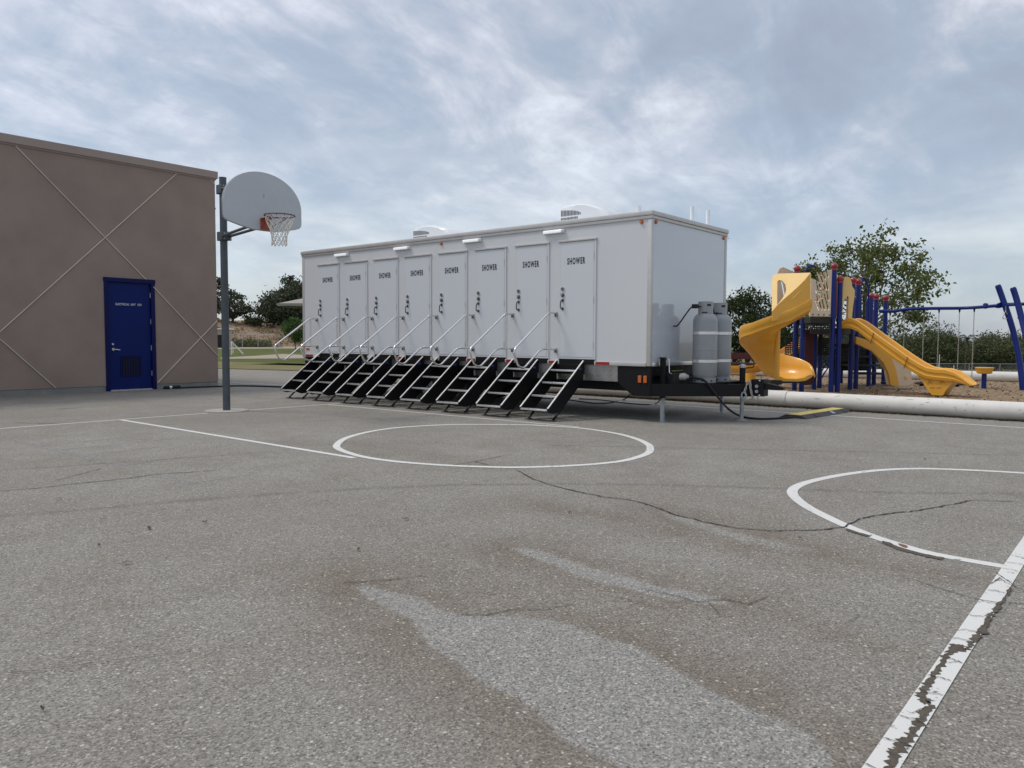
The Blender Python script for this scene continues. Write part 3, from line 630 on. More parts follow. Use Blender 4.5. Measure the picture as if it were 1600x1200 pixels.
for z in (2.30, 1.66, 1.02, 0.40): MB().cyl((DX1-0.084, yk-0.012, z-0.06), (DX1-0.084, yk-0.012, z+0.06), 0.013, n=8).build('hinge', GALV, dr, smooth=40)
lv = MB(); lx0, lx1, lz0, lz1 = DX0+0.36, DX0+0.80, 0.36, 0.80
lv.bx(lx0-.03, lx0, yk-.014, yk-.001, lz0-.03, lz1+.03).bx(lx1, lx1+.03, yk-.014, yk-.001, lz0-.03, lz1+.03).bx(lx0, lx1, yk-.014, yk-.001, lz1, lz1+.03).bx(lx0, lx1, yk-.014, yk-.001, lz0-.03, lz0)
lv.build('vent_frame', BLUF, dr)
MB().bx(lx0, lx1, yk-0.003, yk-0.0008, lz0, lz1).build('vent_backing', BLKM, dr)
for k in range(7):
    x = lx0+0.03+k*(lx1-lx0-0.06)/6; MB().box((x, yk-0.009, (lz0+lz1)/2), (0.034, 0.008, lz1-lz0), 0.5).build('vent_slat', BLUF, dr)
for word, wd_, xc in (('ELECTRICAL', 0.315, DX0+0.415), ('UNIT', 0.115, DX0+0.665), ('501', 0.09, DX0+0.815)):
    v2, fs = text_mesh(word, 0.05, wd_, 0.012, 1.12)
    tm = MB(); tm.add([(xc+x, yk-0.003, 2.06+z) for x, z in v2], fs); tm.build('lettering', WHT, dr, fix=False)

# ------------------------------------------------------------------ basketball hoop
hp = thing('basketball_hoop', 'grey pole basketball hoop with fan backboard and white net', 'basketball hoop', (7.0, 12.337, 0))
MB().cyl((7.0, 12.337, 0.012), (7.0, 12.337, 3.985), 0.062, 0.060, 20).build('pole', POLEG, hp, smooth=40)
MB().cyl((7.0, 12.337, 3.985), (7.0, 12.337, 3.995), 0.063, n=20).build('pole_cap', POLEG, hp, smooth=40)
BY, BX, BZ = 10.80, 6.815, 2.945
for z in (3.79, 3.0):
    c = MB(); c.rbox(6.93, 7.07, 12.40, 12.44, z-0.075, z+0.075, 0.006).rbox(6.91, 7.09, 12.235, 12.27, z-0.075, z+0.075, 0.006)
    for sx in (-1, 1): c.bx(7.0+sx*0.075-0.012, 7.0+sx*0.075+0.012, 12.27, 12.40, z-0.07, z+0.07)
    c.build('clamp', POLEG, hp, smooth=30)
    for sx in (-1, 1):
        for dz in (-.045, .045): MB().cyl((7.0+sx*0.055, 12.235, z+dz), (7.0+sx*0.055, 12.215, z+dz), 0.012, n=6).build('bolt', GALV, hp)
for sx in (-1, 1):
    MB().tube([(7.0+sx*0.06, 12.25, 3.79), (BX+sx*0.22, BY+0.06, BZ+0.62)], 0.024, 10).build('arm', POLEG, hp, smooth=40)
    MB().tube([(7.0+sx*0.06, 12.25, 3.0), (BX+sx*0.10, BY+0.06, BZ+0.10)], 0.024, 10).build('arm', POLEG, hp, smooth=40)
half = [(0.0, 0.0), (0.20, 0.004), (0.40, 0.040), (0.60, 0.088), (0.655, 0.108), (0.678, 0.135), (0.685, 0.17), (0.685, 0.37)]
for k in range(1, 17):
    t = pi/2*k/16; half.append((0.685*cos(t), 0.37+0.525*sin(t)))
out = half + [(-u, v) for u, v in reversed(half[1:-1])]
bb = MB()
lo0 = [Vector((BX+u, BY, BZ+v)) for u, v in out]; ctr = Vector((BX, BY, BZ+0.42))
bb.prism(lo0, (0, 0.012, 0)).build('backboard', BACKB, hp, smooth=25)
rl = MB(); lp = [Vector((BX+u*0.99, BY+0.028, BZ+0.42+(v-0.42)*0.985)) for u, v in out]
rl.tube(lp, 0.016, 6, closed=True).build('backboard_lip', GALV, hp, smooth=40)
MB().rbox(BX-0.26, BX+0.26, BY+0.013, BY+0.05, BZ+0.06, BZ+0.13, 0.004).build('back_brace', GALV, hp)
MB().rbox(BX-0.26, BX+0.26, BY+0.013, BY+0.05, BZ+0.58, BZ+0.65, 0.004).build('back_brace', GALV, hp)
MB().bx(BX-0.003, BX+0.003, BY-0.002, BY-0.0005, BZ+0.50, BZ+0.56).build('scratch', DARKG, hp)
RZ = BZ+0.195; RC = (BX+0.025, BY-0.385, RZ); RR = 0.228
MB().rbox(BX-0.07, BX+0.09, BY-0.02, BY-0.001, BZ+0.005, BZ+0.185, 0.004).rbox(BX-0.07, BX+0.09, BY-0.16, BY-0.021, BZ+0.172, BZ+0.186, 0.003).build('rim_bracket', RIMM, hp)
rim = MB().tube([(RC[0]+RR*cos(2*pi*k/40), RC[1]+RR*sin(2*pi*k/40), RZ) for k in range(40)], 0.0095, 8, closed=True)
for sx in (-1, 1): rim.tube([(BX+0.01+sx*0.07, BY-0.02, BZ+0.04), (RC[0]+sx*0.15, RC[1]-0.02, RZ-0.01)], 0.006, 6)
rim.build('rim', RIMD, hp, smooth=40)
for k in range(12):
    a = 2*pi*(k+.5)/12; c, s_ = cos(a), sin(a)
    MB().tube([(RC[0]+RR*c, RC[1]+RR*s_, RZ), (RC[0]+(RR-.012)*c, RC[1]+(RR-.012)*s_, RZ-.028), (RC[0]+(RR+.004)*c, RC[1]+(RR+.004)*s_, RZ-.02)], 0.004, 5).build('net_hook', RIMD, hp)
net = MB(); rows = [(0, RR-.012), (-.06, .205), (-.13, .172), (-.20, .142), (-.265, .122), (-.33, .112), (-.39, .110), (-.435, .114)]
for sgn in (-1, 1):
    for k in range(12):
        pts = []
        for j, (dz, r) in enumerate(rows):
            a = 2*pi*(k+.5)/12 + sgn*j*pi/12; wob = 1+0.03*sin(k*7.1+j*2.3)
            pts.append((RC[0]+r*wob*cos(a)+0.012*(dz/.43), RC[1]+r*wob*sin(a), RZ-.02+dz+0.008*sin(k*3.7+j)))
        net.tube(pts, [0.0045]*2+[0.0062]*6, 5)
net.build('net', NETM, hp)

# ------------------------------------------------------------------ shower trailer
X0, X1 = 10.25, 12.85; Y0, Y1 = 5.89, 14.73; ZB, ZT = 0.855, 3.19
TR = thing('shower_trailer', 'long white shower trailer with eight doors and fold-down steps', 'trailer', (11.55, 10.3, 0))
MB().bx(X0, X1, Y0+0.012, Y1, 0.90, 3.17).build('body', WALLW, TR)
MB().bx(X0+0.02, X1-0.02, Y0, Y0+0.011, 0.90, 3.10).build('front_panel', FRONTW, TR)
MB().bx(X0+0.01, X1-0.01, Y0+0.02, Y1-0.01, 3.17, 3.205).build('roof', PLAST, TR)
def rail(name, side):
    mb = MB()
    if side == 'x':
        mb.rbox(X0-0.035, X0-0.001, Y0-0.03, Y1+0.03, 3.125, 3.192, 0.006).rbox(X0-0.022, X0-0.0015, Y0-0.02, Y1+0.02, 3.075, 3.123, 0.005)
    elif side == 'x1':
        mb.rbox(X1+0.001, X1+0.035, Y0-0.03, Y1+0.03, 3.125, 3.192, 0.006).rbox(X1+0.0015, X1+0.022, Y0-0.02, Y1+0.02, 3.075, 3.123, 0.005)
    elif side == 'y':
        mb.rbox(X0-0.001, X1+0.001, Y0-0.036, Y0-0.001, 3.126, 3.191, 0.006).rbox(X0+0.0, X1-0.0, Y0-0.022, Y0-0.0015, 3.076, 3.122, 0.005)
    else:
        mb.rbox(X0-0.001, X1+0.001, Y1+0.001, Y1+0.036, 3.126, 3.191, 0.006)
    mb.build('roof_rail', ALU, TR, smooth=30)
for s_ in ('x', 'x1', 'y', 'y1'): rail('roof_rail', s_)
for (x, y) in ((X0, Y0), (X1, Y0), (X0, Y1), (X1, Y1)):
    sx = -1 if x == X0 else 1; sy = -1 if y == Y0 else 1
    mb = MB().rbox(min(x+sx*0.012, x-sx*0.055), max(x+sx*0.012, x-sx*0.055), min(y+sy*0.012, y-sy*0.055), max(y+sy*0.012, y-sy*0.055), 0.86, 3.073, 0.006)
    mb.build('corner_post', ALU, TR, smooth=30)
MB().rbox(X0-0.016, X0-0.001, Y0+0.06, Y1-0.06, ZB, 0.915, 0.004).build('bottom_trim', ALU, TR, smooth=30)
MB().rbox(X0+0.06, X1-0.06, Y0-0.016, Y0-0.001, ZB, 0.915, 0.004).build('bottom_trim', ALUB, TR, smooth=30)
MB().bx(X0+0.02, X1-0.02, Y0+0.02, Y1-0.02, 0.70, 0.898).build('floor_frame', BLK, TR)

PITCH_D, NB = 0.9358, 8
YL8 = 7.600; DW = 0.733; DZ0, DZ1 = 0.945, 2.878
lab_v, lab_f = text_mesh('SHOWER', 0.110, 0.355, 0.040, 1.26)
doors = []
def build_door(i):
    dy = PITCH_D*i; yl = YL8+dy; yr = yl-DW
    d = MB().rbox(X0-0.014, X0-0.0005, yr+0.042, yl-0.036, DZ0+0.03, DZ1-0.045, 0.003).build('door', DOORW, TR)
    f = MB(); f.bx(X0-0.010, X0-0.0006, yl-0.033, yl, DZ0, DZ1-0.035).bx(X0-0.018, X0-0.0006, yr, yr+0.036, DZ0, DZ1-0.035).bx(X0-0.010, X0-0.0006, yr+0.036, yl-0.033, DZ0, DZ0+0.027)
    f.build('door_frame', WALLW, d)
    MB().rbox(X0-0.032, X0-0.0007, yr-0.012, yl+0.012, DZ1-0.033, DZ1-0.006, 0.003).build('drip_cap', ALU, d)
    hg = MB()
    for z in (DZ0+0.22, DZ0+0.95, DZ1-0.28): hg.cyl((X0-0.020, yr+0.039, z-0.05), (X0-0.020, yr+0.039, z+0.05), 0.008, n=6)
    hg.cyl((X0-0.017, yr+0.039, DZ0+0.03), (X0-0.017, yr+0.039, DZ1-0.05), 0.0045, n=6)
    hg.build('hinge', ALU, d, smooth=40)
    yh = yl-0.085; xf = X0-0.014
    MB().cyl((xf, yh, 2.085), (xf-0.012, yh, 2.085), 0.036, n=18).build('deadbolt', STEEL, d, smooth=40)
    MB().cyl((xf-0.0121, yh, 2.085), (xf-0.02, yh, 2.085), 0.019, n=12).build('key_cylinder', DARKG, d, smooth=40)
    vt = MB(); vt.cyl((xf, yh-0.002, 1.985), (xf-0.018, yh-0.002, 1.985), 0.032, n=16).build('latch', DARKG, d, smooth=40)
    MB().cyl((xf-0.0185, yh+0.004, 1.998), (xf-0.03, yh+0.004, 1.998), 0.02, n=12).build('latch_knob', STEEL, d, smooth=40)
    hn = MB().tube(rounded([(xf, yh, 1.90), (xf-0.05, yh+0.004, 1.90), (xf-0.055, yh+0.012, 1.77), (xf, yh, 1.765)], 0.03), 0.0095, 8)
    hn.cyl((xf, yh, 1.90), (xf-0.012, yh, 1.90), 0.025, n=12).cyl((xf, yh, 1.765), (xf-0.012, yh, 1.765), 0.025, n=12)
    hn.build('handle', DARKG, d, smooth=40)
    yc = (7.413+7.092)/2+dy
    sg = MB(); sg.add([(xf-0.0015, yc-x, 2.528+z) for x, z in lab_v], lab_f); sg.build('lettering', LETB, d, fix=False)
    MB().bx(X0-0.020, X0-0.0008, yr+0.02, yl-0.02, 0.858, DZ0-0.004).build('sill', BLK, d)
    return d
for i in range(NB): doors.append(build_door(i))

# folding steps: one built, the rest copied
def build_steps():
    ya, yb = 7.640, 7.085
    st = MB().bx(X0-0.019, X0+0.02, yb, ya, 0.70, 0.855).build('folding_steps', BLK, TR)
    side = [(10.23, 0.915), (9.292, 0.198), (9.282, 0.165), (9.42, 0.118), (9.60, 0.128), (9.72, 0.215), (10.23, 0.60)]
    for y, sgn in ((ya, 1), (yb, -1)):
        pl = MB().prism([(x, y, z) for x, z in side], (0, -sgn*0.016, 0)); pl.build('stringer', BLK, st)
        MB().bar((10.235, y-sgn*0.008, 0.924), (9.292, y-sgn*0.008, 0.204), 0.026, 0.010).build('edge_trim', ALU, st)
        MB().bar((9.64, y-sgn*0.035, 0.15), (9.47, y-sgn*0.035, 0.012), 0.035, 0.02).build('leg', BLK, st)
        MB().rbox(9.42, 9.52, y-sgn*0.035-0.045, y-sgn*0.035+0.045, 0.0, 0.012, 0.003).build('foot_pad', DARKG, st)
        MB().bx(10.10, 10.17, y+sgn*0.001-0.003, y+sgn*0.001+0.003, 0.775, 0.808).build('badge', BLUEB, st) if sgn < 0 else None
    for x, z in ((10.058, 0.772), (9.832, 0.578), (9.562, 0.383), (9.295, 0.190)):
        MB().bx(x+0.012, x+0.20, yb+0.018, ya-0.018, z-0.028, z-0.004).build('tread', BLK, st)
        MB().rbox(x-0.012, x+0.011, yb+0.018, ya-0.018, z-0.028, z+0.003, 0.005).build('nosing', ALUB, st, smooth=40)
        g = MB()
        for k in range(5): g.bx(x+0.03+k*0.034, x+0.042+k*0.034, yb+0.03, ya-0.03, z-0.0045, z-0.001)
        g.build('tread_grip', RUB, st)
    return st
def build_rail():
    y = 7.652; r = 0.0165
    hr = MB().tube(rounded([(10.245, y, 1.690), (10.06, y, 1.705), (9.135, y, 1.085), (9.265, y, 0.835), (9.40, y, 0.800), (9.84, y, 1.108), (10.245, y, 1.095)], 0.10, 7), r, 10)
    h = hr.build('handrail', STEEL, TR, smooth=40)
    MB().tube([(10.068, y, 1.70), (10.068, y, 1.105)], 0.014, 10).build('post', STEEL, h, smooth=40)
    for z in (1.69, 1.095):
        MB().rbox(X0-0.03, X0-0.0005, y-0.022, y+0.020, z-0.05, z+0.024, 0.005).build('bracket', GALV, h, smooth=30)
        MB().cyl((X0-0.042, y-.005, z-0.055), (X0-0.042, y-.005, z-0.018), 0.012, n=8).build('knob', DARKG, h)
    return h
st0 = build_steps(); hr0 = build_rail()
for i in range(1, NB):
    dd = (random.uniform(-.006, .006), PITCH_D*i+random.uniform(-.008, .008), random.uniform(-.003, .003))
    copy_child(st0, TR, dd); copy_child(hr0, TR, (0, PITCH_D*i, 0))
# reflective tape between the doors
gaps = [6.75-0.27] + [YL8+PITCH_D*i+0.005 for i in range(NB)]
for i, y in enumerate(gaps):
    y0 = y if i else 6.60; wdt = 0.26 if i == 0 else 0.19
    MB().bx(X0-0.0185, X0-0.0165, y0, y0+wdt, 0.862, 0.908).build('reflective_tape', REDT if i in (0, 1, 2, 3, 5) else WHT, TR)
MB().bx(X0-0.0185, X0-0.0165, Y1-0.36, Y1-0.10, 0.862, 0.908).build('reflective_tape', REDT, TR)
MB().bx(X0-0.006, X0-0.0005, Y1-0.22, Y1-0.10, 1.00, 1.05).build('marker_lamp', AMB, TR)
# porch lamps
for (l, r) in (((525, 399.5), (546, 395)), ((617.5, 388), (642, 384)), ((725.5, 376.5), (753.5, 372)), ((851, 365), (883.5, 357.5))):
    a = onx(*l, X0); b = onx(*r, X0); z = 3.028
    lp = MB().rbox(X0-0.045, X0-0.0006, b.y, a.y, z-0.032, z+0.032, 0.012, 3).build('porch_lamp', PLAST, TR, smooth=40)
    MB().rbox(X0-0.068, X0-0.046, b.y+0.05, a.y-0.012, z-0.026, z+0.026, 0.010, 3).build('lens', LENS, lp, smooth=40)
    MB().rbox(X0-0.064, X0-0.046, b.y+0.004, b.y+0.046, z-0.02, z+0.026, 0.008, 2).build('sensor', PLAST, lp, smooth=40)
# clearance lamps
for (x, y, ax) in ((X0, Y0+0.17, 0), (X0, onx(690, 380, X0).y, 0), (X0+0.12, Y0, 1), (X1-0.12, Y0, 1)):
    z = 3.035
    if ax == 0: p, q = (x-0.001, y, z), (x-0.03, y, z)
    else: p, q = (x, y-0.001, z), (x, y-0.03, z)
    MB().cyl(p, q, 0.032, 0.022, 14).build('clearance_lamp', AMB, TR, smooth=40)
MB().tube([(X1+0.01, Y0+0.05, 3.06), (X1+0.16, Y0+0.02, 3.065)], 0.006, 6).build('antenna_stub', ALU, TR)
# skirt of diamond plate, wheels behind
YW1, YW2 = 9.62, 11.50
for (a, b) in ((6.46, YW1), (YW2, Y1-0.55)):
    sk = MB().bx(X0+0.012, X0+0.018, a, b, 0.605, 0.853).build('skirt_panel', TREADM, TR)
    dm = MB(); ny = int((b-a)/0.045)
    for i in range(ny):
        for k in range(6):
            y = a+0.03+i*0.045; z = 0.62+k*0.04+(0.02 if i % 2 else 0); s_ = 1 if (i+k) % 2 else -1
            if z < 0.845 and y < b-0.02: dm.bar((X0+0.0105, y-0.011, z-0.011*s_), (X0+0.0105, y+0.011, z+0.011*s_), 0.006, 0.004)
    o = dm.build('raised_lug', TREADM, sk); o['kind'] = 'stuff'
MB().bx(X0+0.012, X0+0.018, YW1+0.001, YW2-0.001, 0.78, 0.853).build('skirt_panel', TREADM, TR)
fr = [(X0+0.005, 6.458, 0.853), (X0+0.005, 6.458, 0.60), (X0+0.005, 6.19, 0.40), (X0+0.005, Y0-0.01, 0.40), (X0+0.005, Y0-0.01, 0.853)]
MB().prism(fr, (0.05, 0, 0)).build('frame_side', BLK, TR)
for (y, z) in ((6.055, 0.66), (5.96, 0.66)):
    MB().rbox(X0-0.018, X0+0.004, y-0.03, y+0.028, z-0.055, z+0.055, 0.006).build('side_marker', AMB, TR)
MB().bx(X0+0.25, X0+0.35, 6.0, Y1-0.1, 0.45, 0.70).build('frame_rail', BLK, TR); MB().bx(X1-0.35, X1-0.25, 6.0, Y1-0.1, 0.45, 0.70).build('frame_rail', BLK, TR)
MB().bx(X0+0.36, X1-0.36, 6.05, 6.15, 0.45, 0.70).build('cross_member', BLK, TR); MB().bx(X0+0.36, X1-0.36, 11.45, 11.55, 0.45, 0.70).build('cross_member', BLK, TR)
MB().bx(X0+0.5, X1-0.5, 11.6, 13.6, 0.52, 0.69).build('holding_tank', BLKM, TR); MB().bx(X0+0.5, X1-0.5, 6.4, 7.3, 0.50, 0.69).build('holding_tank', BLKM, TR)
def wheel(x, y, sx):
    prof = [(0.20, -.10), (0.30, -.115), (0.355, -.095), (0.37, -.05), (0.37, .05), (0.355, .095), (0.30, .115), (0.20, .10)]
    mb = MB(); n = 32; vs = []; fs = []
    for r, t in prof:
        for k in range(n): vs.append((x+t, y+r*cos(2*pi*k/n), 0.37+r*sin(2*pi*k/n)))
    for i in range(len(prof)-1):
        for k in range(n): fs.append((i*n+k, i*n+(k+1) % n, (i+1)*n+(k+1) % n, (i+1)*n+k))
    wl = mb.add(vs, fs).build('wheel', RUB, TR, smooth=35)
    rm = MB().cyl((x-0.06, y, 0.37), (x+0.06, y, 0.37), 0.205, n=24).cyl((x+sx*0.06, y, 0.37), (x+sx*0.10, y, 0.37), 0.06, n=12); rm.build('rim', GALV, wl, smooth=35)
for y in (10.20, 10.95):
    wheel(X0+0.26, y, -1); wheel(X1-0.26, y, 1)
    MB().cyl((X0+0.3, y, 0.37), (X1-0.3, y, 0.37), 0.05, n=10).build('axle', BLK, TR)
MB().bx(X0+0.02, X0+0.45, Y1-0.5, Y1-0.05, 0.52, 0.85).build('rear_step_box', BLK, TR)
MB().bar((X0-0.02, Y1-0.22, 0.42), (X0-0.16, Y1-0.05, 0.40), 0.04, 0.04).build('stabiliser_handle', BLK, TR)
MB().cyl((X0+0.2, Y1-0.25, 0.30), (X0+0.2, Y1-0.25, 0.0), 0.03, n=8).build('stabiliser_leg', BLK, TR)
# tongue
CX = (X0+X1)/2
for sx in (-1, 1):
    xa = CX+sx*1.20; MB().bar((xa, 5.92, 0.495), (CX+sx*0.07, 4.80, 0.487), 0.075, 0.19).build('tongue_beam', BLK, TR)
MB().bar((CX, 6.0, 0.46), (CX, 4.78, 0.46), 0.09, 0.11).build('tongue_beam', BLK, TR)
MB().bx(CX-0.62, CX+0.62, 5.24, 5.62, 0.585, 0.60).build('cylinder_tray', BLK, TR)
MB().bx(CX-0.75, CX+0.75, 5.55, 5.65, 0.45, 0.58).build('cross_member', BLK, TR)
hx = thing
ch = MB().rbox(CX-0.10, CX+0.10, 4.60, 4.80, 0.40, 0.66, 0.01); ch.build('coupler_plate', BLK, TR)
hb = MB(); 
for z in (0.475, 0.555):
    hb.cyl((CX-0.101, 4.70, z), (CX-0.125, 4.70, z), 0.026, n=12)
hb.build('hitch_bolt', GALV, TR, smooth=40)
hh = MB()
for z in (0.42, 0.645):
    hh.cyl((CX-0.1005, 4.66, z), (CX-0.104, 4.66, z), 0.012, n=8)
hh.build('plate_hole', PLAST, TR)
MB().loft([[(CX-w_, y, zz-h_), (CX+w_, y, zz-h_), (CX+w_, y, zz+h_), (CX-w_, y, zz+h_)] for y, w_, zz, h_ in ((4.60, .06, .555, .045), (4.50, .055, .55, .042), (4.38, .05, .535, .03), (4.32, .03, .53, .018))]).build('coupler', BLK, TR)
def chain(pts, lk, r):
    mb = MB(); pts = spline(pts, 10); acc = 0; last = Vector(pts[0]); k = 0; out = [last]
    for p in pts[1:]:
        if (Vector(p)-out[-1]).length >= lk: out.append(Vector(p))
    for i in range(len(out)-1):
        a, b = out[i], out[i+1]; d = (b-a).normalized(); u = d.cross(Vector((0.3, 0.2, 1)) if abs(d.z) > .8 else Vector((0, 0, 1))).normalized(); v = d.cross(u)
        q = u if i % 2 else v; c = (a+b)/2; L_ = (b-a).length*0.66; W_ = lk*0.33
        mb.tube([c + d*(L_*cos(t)) + q*(W_*sin(t)) for t in [2*pi*m/10 for m in range(10)]], r, 5, closed=True)
    return mb
chain([(CX-0.16, 4.82, 0.62), (CX-0.20, 4.84, 0.53), (CX-0.21, 4.85, 0.45)], 0.042, 0.0085).build('safety_chain', CHAIN, TR)
MB().tube([Vector((CX-0.215, 4.86+0.036*cos(t), 0.41+0.05*sin(t))) for t in [2*pi*m/14 for m in range(14)]], 0.013, 6, closed=True).build('chain_hook', GALV, TR, smooth=40)
chain([(CX-0.14, 4.80, 0.64), (CX-0.17, 4.77, 0.50), (CX-0.16, 4.72, 0.34), (CX-0.15, 4.68, 0.31), (CX-0.14, 4.67, 0.40)], 0.042, 0.0085).build('safety_chain', CHAIN, TR)
# corner jacks
def jack(x, y, ztop):
    j = MB().rbox(x-0.035, x+0.035, y-0.035, y+0.035, 0.37, ztop, 0.005).build('jack', BLK, TR)
    MB().rbox(x-0.026, x+0.026, y-0.026, y+0.026, 0.01, 0.369, 0.003).build('inner_leg', GALV, j)
    MB().lathe((x, y, 0), [(0.07, 0), (0.07, 0.008), (0.03, 0.012)], 20).build('foot_plate', GALV, j)
    MB().rbox(x-0.06, x+0.04, y-0.04, y+0.04, ztop+0.001, ztop+0.02, 0.004).build('cap', BLK, j)
    MB().tube(rounded([(x+0.03, y-0.03, ztop-0.01), (x+0.03, y-0.085, ztop-0.01), (x+0.0, y-0.11, ztop-0.22), (x-0.015, y-0.15, ztop-0.225)], 0.02), 0.008, 8).build('crank', STEEL, j, smooth=40)
    MB().tube([(x+0.04, y-0.03, 0.36), (x+0.05, y-0.04, 0.20), (x+0.06, y-0.04, 0.15)], 0.003, 5).build('pin_cable', CHAIN, j)
jack(10.50, 5.80, 0.975); jack(12.60, 5.80, 0.975)
tj = MB().cyl((CX, 4.98, 0.57), (CX, 4.98, 0.83), 0.045, n=16).build('jack', BLK, TR, smooth=40)
MB().lathe((CX, 4.98, 0.83), [(0.05, 0), (0.052, 0.02), (0.045, 0.045), (0.015, 0.058)], 16).build('cap', GALV, tj, smooth=40)
MB().cyl((CX, 4.98, 0.01), (CX, 4.98, 0.40), 0.03, n=12).build('inner_leg', GALV, tj, smooth=40)
MB().lathe((CX, 4.98, 0), [(0.08, 0), (0.08, 0.01), (0.03, 0.012)], 20).build('foot_plate', GALV, tj)
MB().tube(rounded([(CX+0.03, 4.96, 0.82), (CX+0.10, 4.93, 0.83), (CX+0.16, 4.88, 0.83), (CX+0.165, 4.87, 0.87)], 0.02), 0.009, 8).build('crank', BLK, tj, smooth=40)
# battery boxes and plug below the front wall
MB().rbox(CX-0.95, CX-0.66, 5.66, 5.84, 0.55, 0.74, 0.01).build('battery_box', BLKM, TR)
MB().bx(X0+0.6, X1-0.6, Y0+0.05, Y0+0.055, 0.62, 0.84).build('belly_plate', BLKM, TR)
# air conditioners
def aircon(yh, yt, zt, seed):
    L_ = yh-yt; prof = [(0, 0.0), (0, 0.86), (0.06, 0.93), (0.18, 0.985), (0.33, 1.0), (0.48, 0.96), (0.64, 0.84), (0.80, 0.70), (0.92, 0.47), (1.0, 0.10), (1.0, 0.0)]
    loops = []; H = zt-3.206
    for t, inset, hs in ((-0.36, 0.03, 0.90), (-0.345, 0.0, 0.94), (-0.26, 0.0, 1.0), (0.26, 0.0, 1.0), (0.345, 0.0, 0.94), (0.36, 0.03, 0.90)):
        loops.append([(CX+t, yh-(inset+(1-2*inset)*u)*L_, 3.206+v*H*hs) for u, v in prof])
    a = MB().loft(loops).build('air_conditioner', PLAST, TR, smooth=35)
    gr = MB(); sl = MB(); xs = CX-0.362
    for row, (z0, z1) in enumerate(((0.28, 0.50), (0.56, 0.80))):
        k = 0; u = 0.03
        while u < 0.40:
            top = z1 if row == 0 else min(z1, 0.56 + 0.24*sqrt(max(0.02, 1-(u/0.42)**2)))
            bot = z0
            gr.bx(xs-0.0015, xs+0.002, yh-(u+0.016)*L_, yh-u*L_, 3.206+bot*H*0.95, 3.206+top*H*0.95); u += 0.028; k += 1
            if row == 0 and u > 0.36: break
    gr.build('grille_slot', DARKG, a)
    MB().bx(xs-0.0015, xs+0.002, yh-0.52*L_, yh-0.40*L_, 3.206+0.30*H, 3.206+0.34*H).build('nameplate', GALV, a)
    MB().rbox(CX-0.39, CX+0.39, yh-L_*0.98, yh+0.015, 3.2055, 3.225, 0.004).build('base', PLAST, a)
aircon(8.30, 7.19, 3.665, 1); aircon(12.16, 10.93, 3.63, 2)
for px, py in ((572, 380), (615, 375.5), (719, 364), (769, 357.5), (826, 351)):
    p = onx(px, py, CX-0.35); v = MB().rbox(CX-0.53, CX-0.17, p.y-0.17, p.y+0.17, 3.2055, 3.255, 0.008)
    v = v.build('roof_vent', PLAST, TR, smooth=40); MB().loft([[(CX-0.35+a*s_, p.y+b*s_, z) for a, b in ((-.2, -.19), (.2, -.19), (.2, .19), (-.2, .19))] for s_, z in ((1, 3.262), (1, 3.285), (0.85, 3.305))]).build('lid', PLAST, v)
for x, y, zt, r in ((ony(998, 330, 6.25).x, 6.25, ony(998, 322, 6.25).z, 0.038), (ony(1081.5, 323, 6.2).x, 6.2, ony(1081.5, 323, 6.2).z, 0.034), (ony(1107, 329, 6.2).x-0.02, 6.2, ony(1107, 329, 6.2).z, 0.034)):
    vp = MB().cyl((x, y, 3.2), (x, y, zt), r, n=14).build('vent_pipe', PLAST, TR, smooth=40)
    MB().lathe((x, y, 3.2055), [(0.12, 0), (0.12, 0.012), (0.06, 0.03), (r+.002, 0.04)], 18).build('flashing', PLAST, vp, smooth=40)

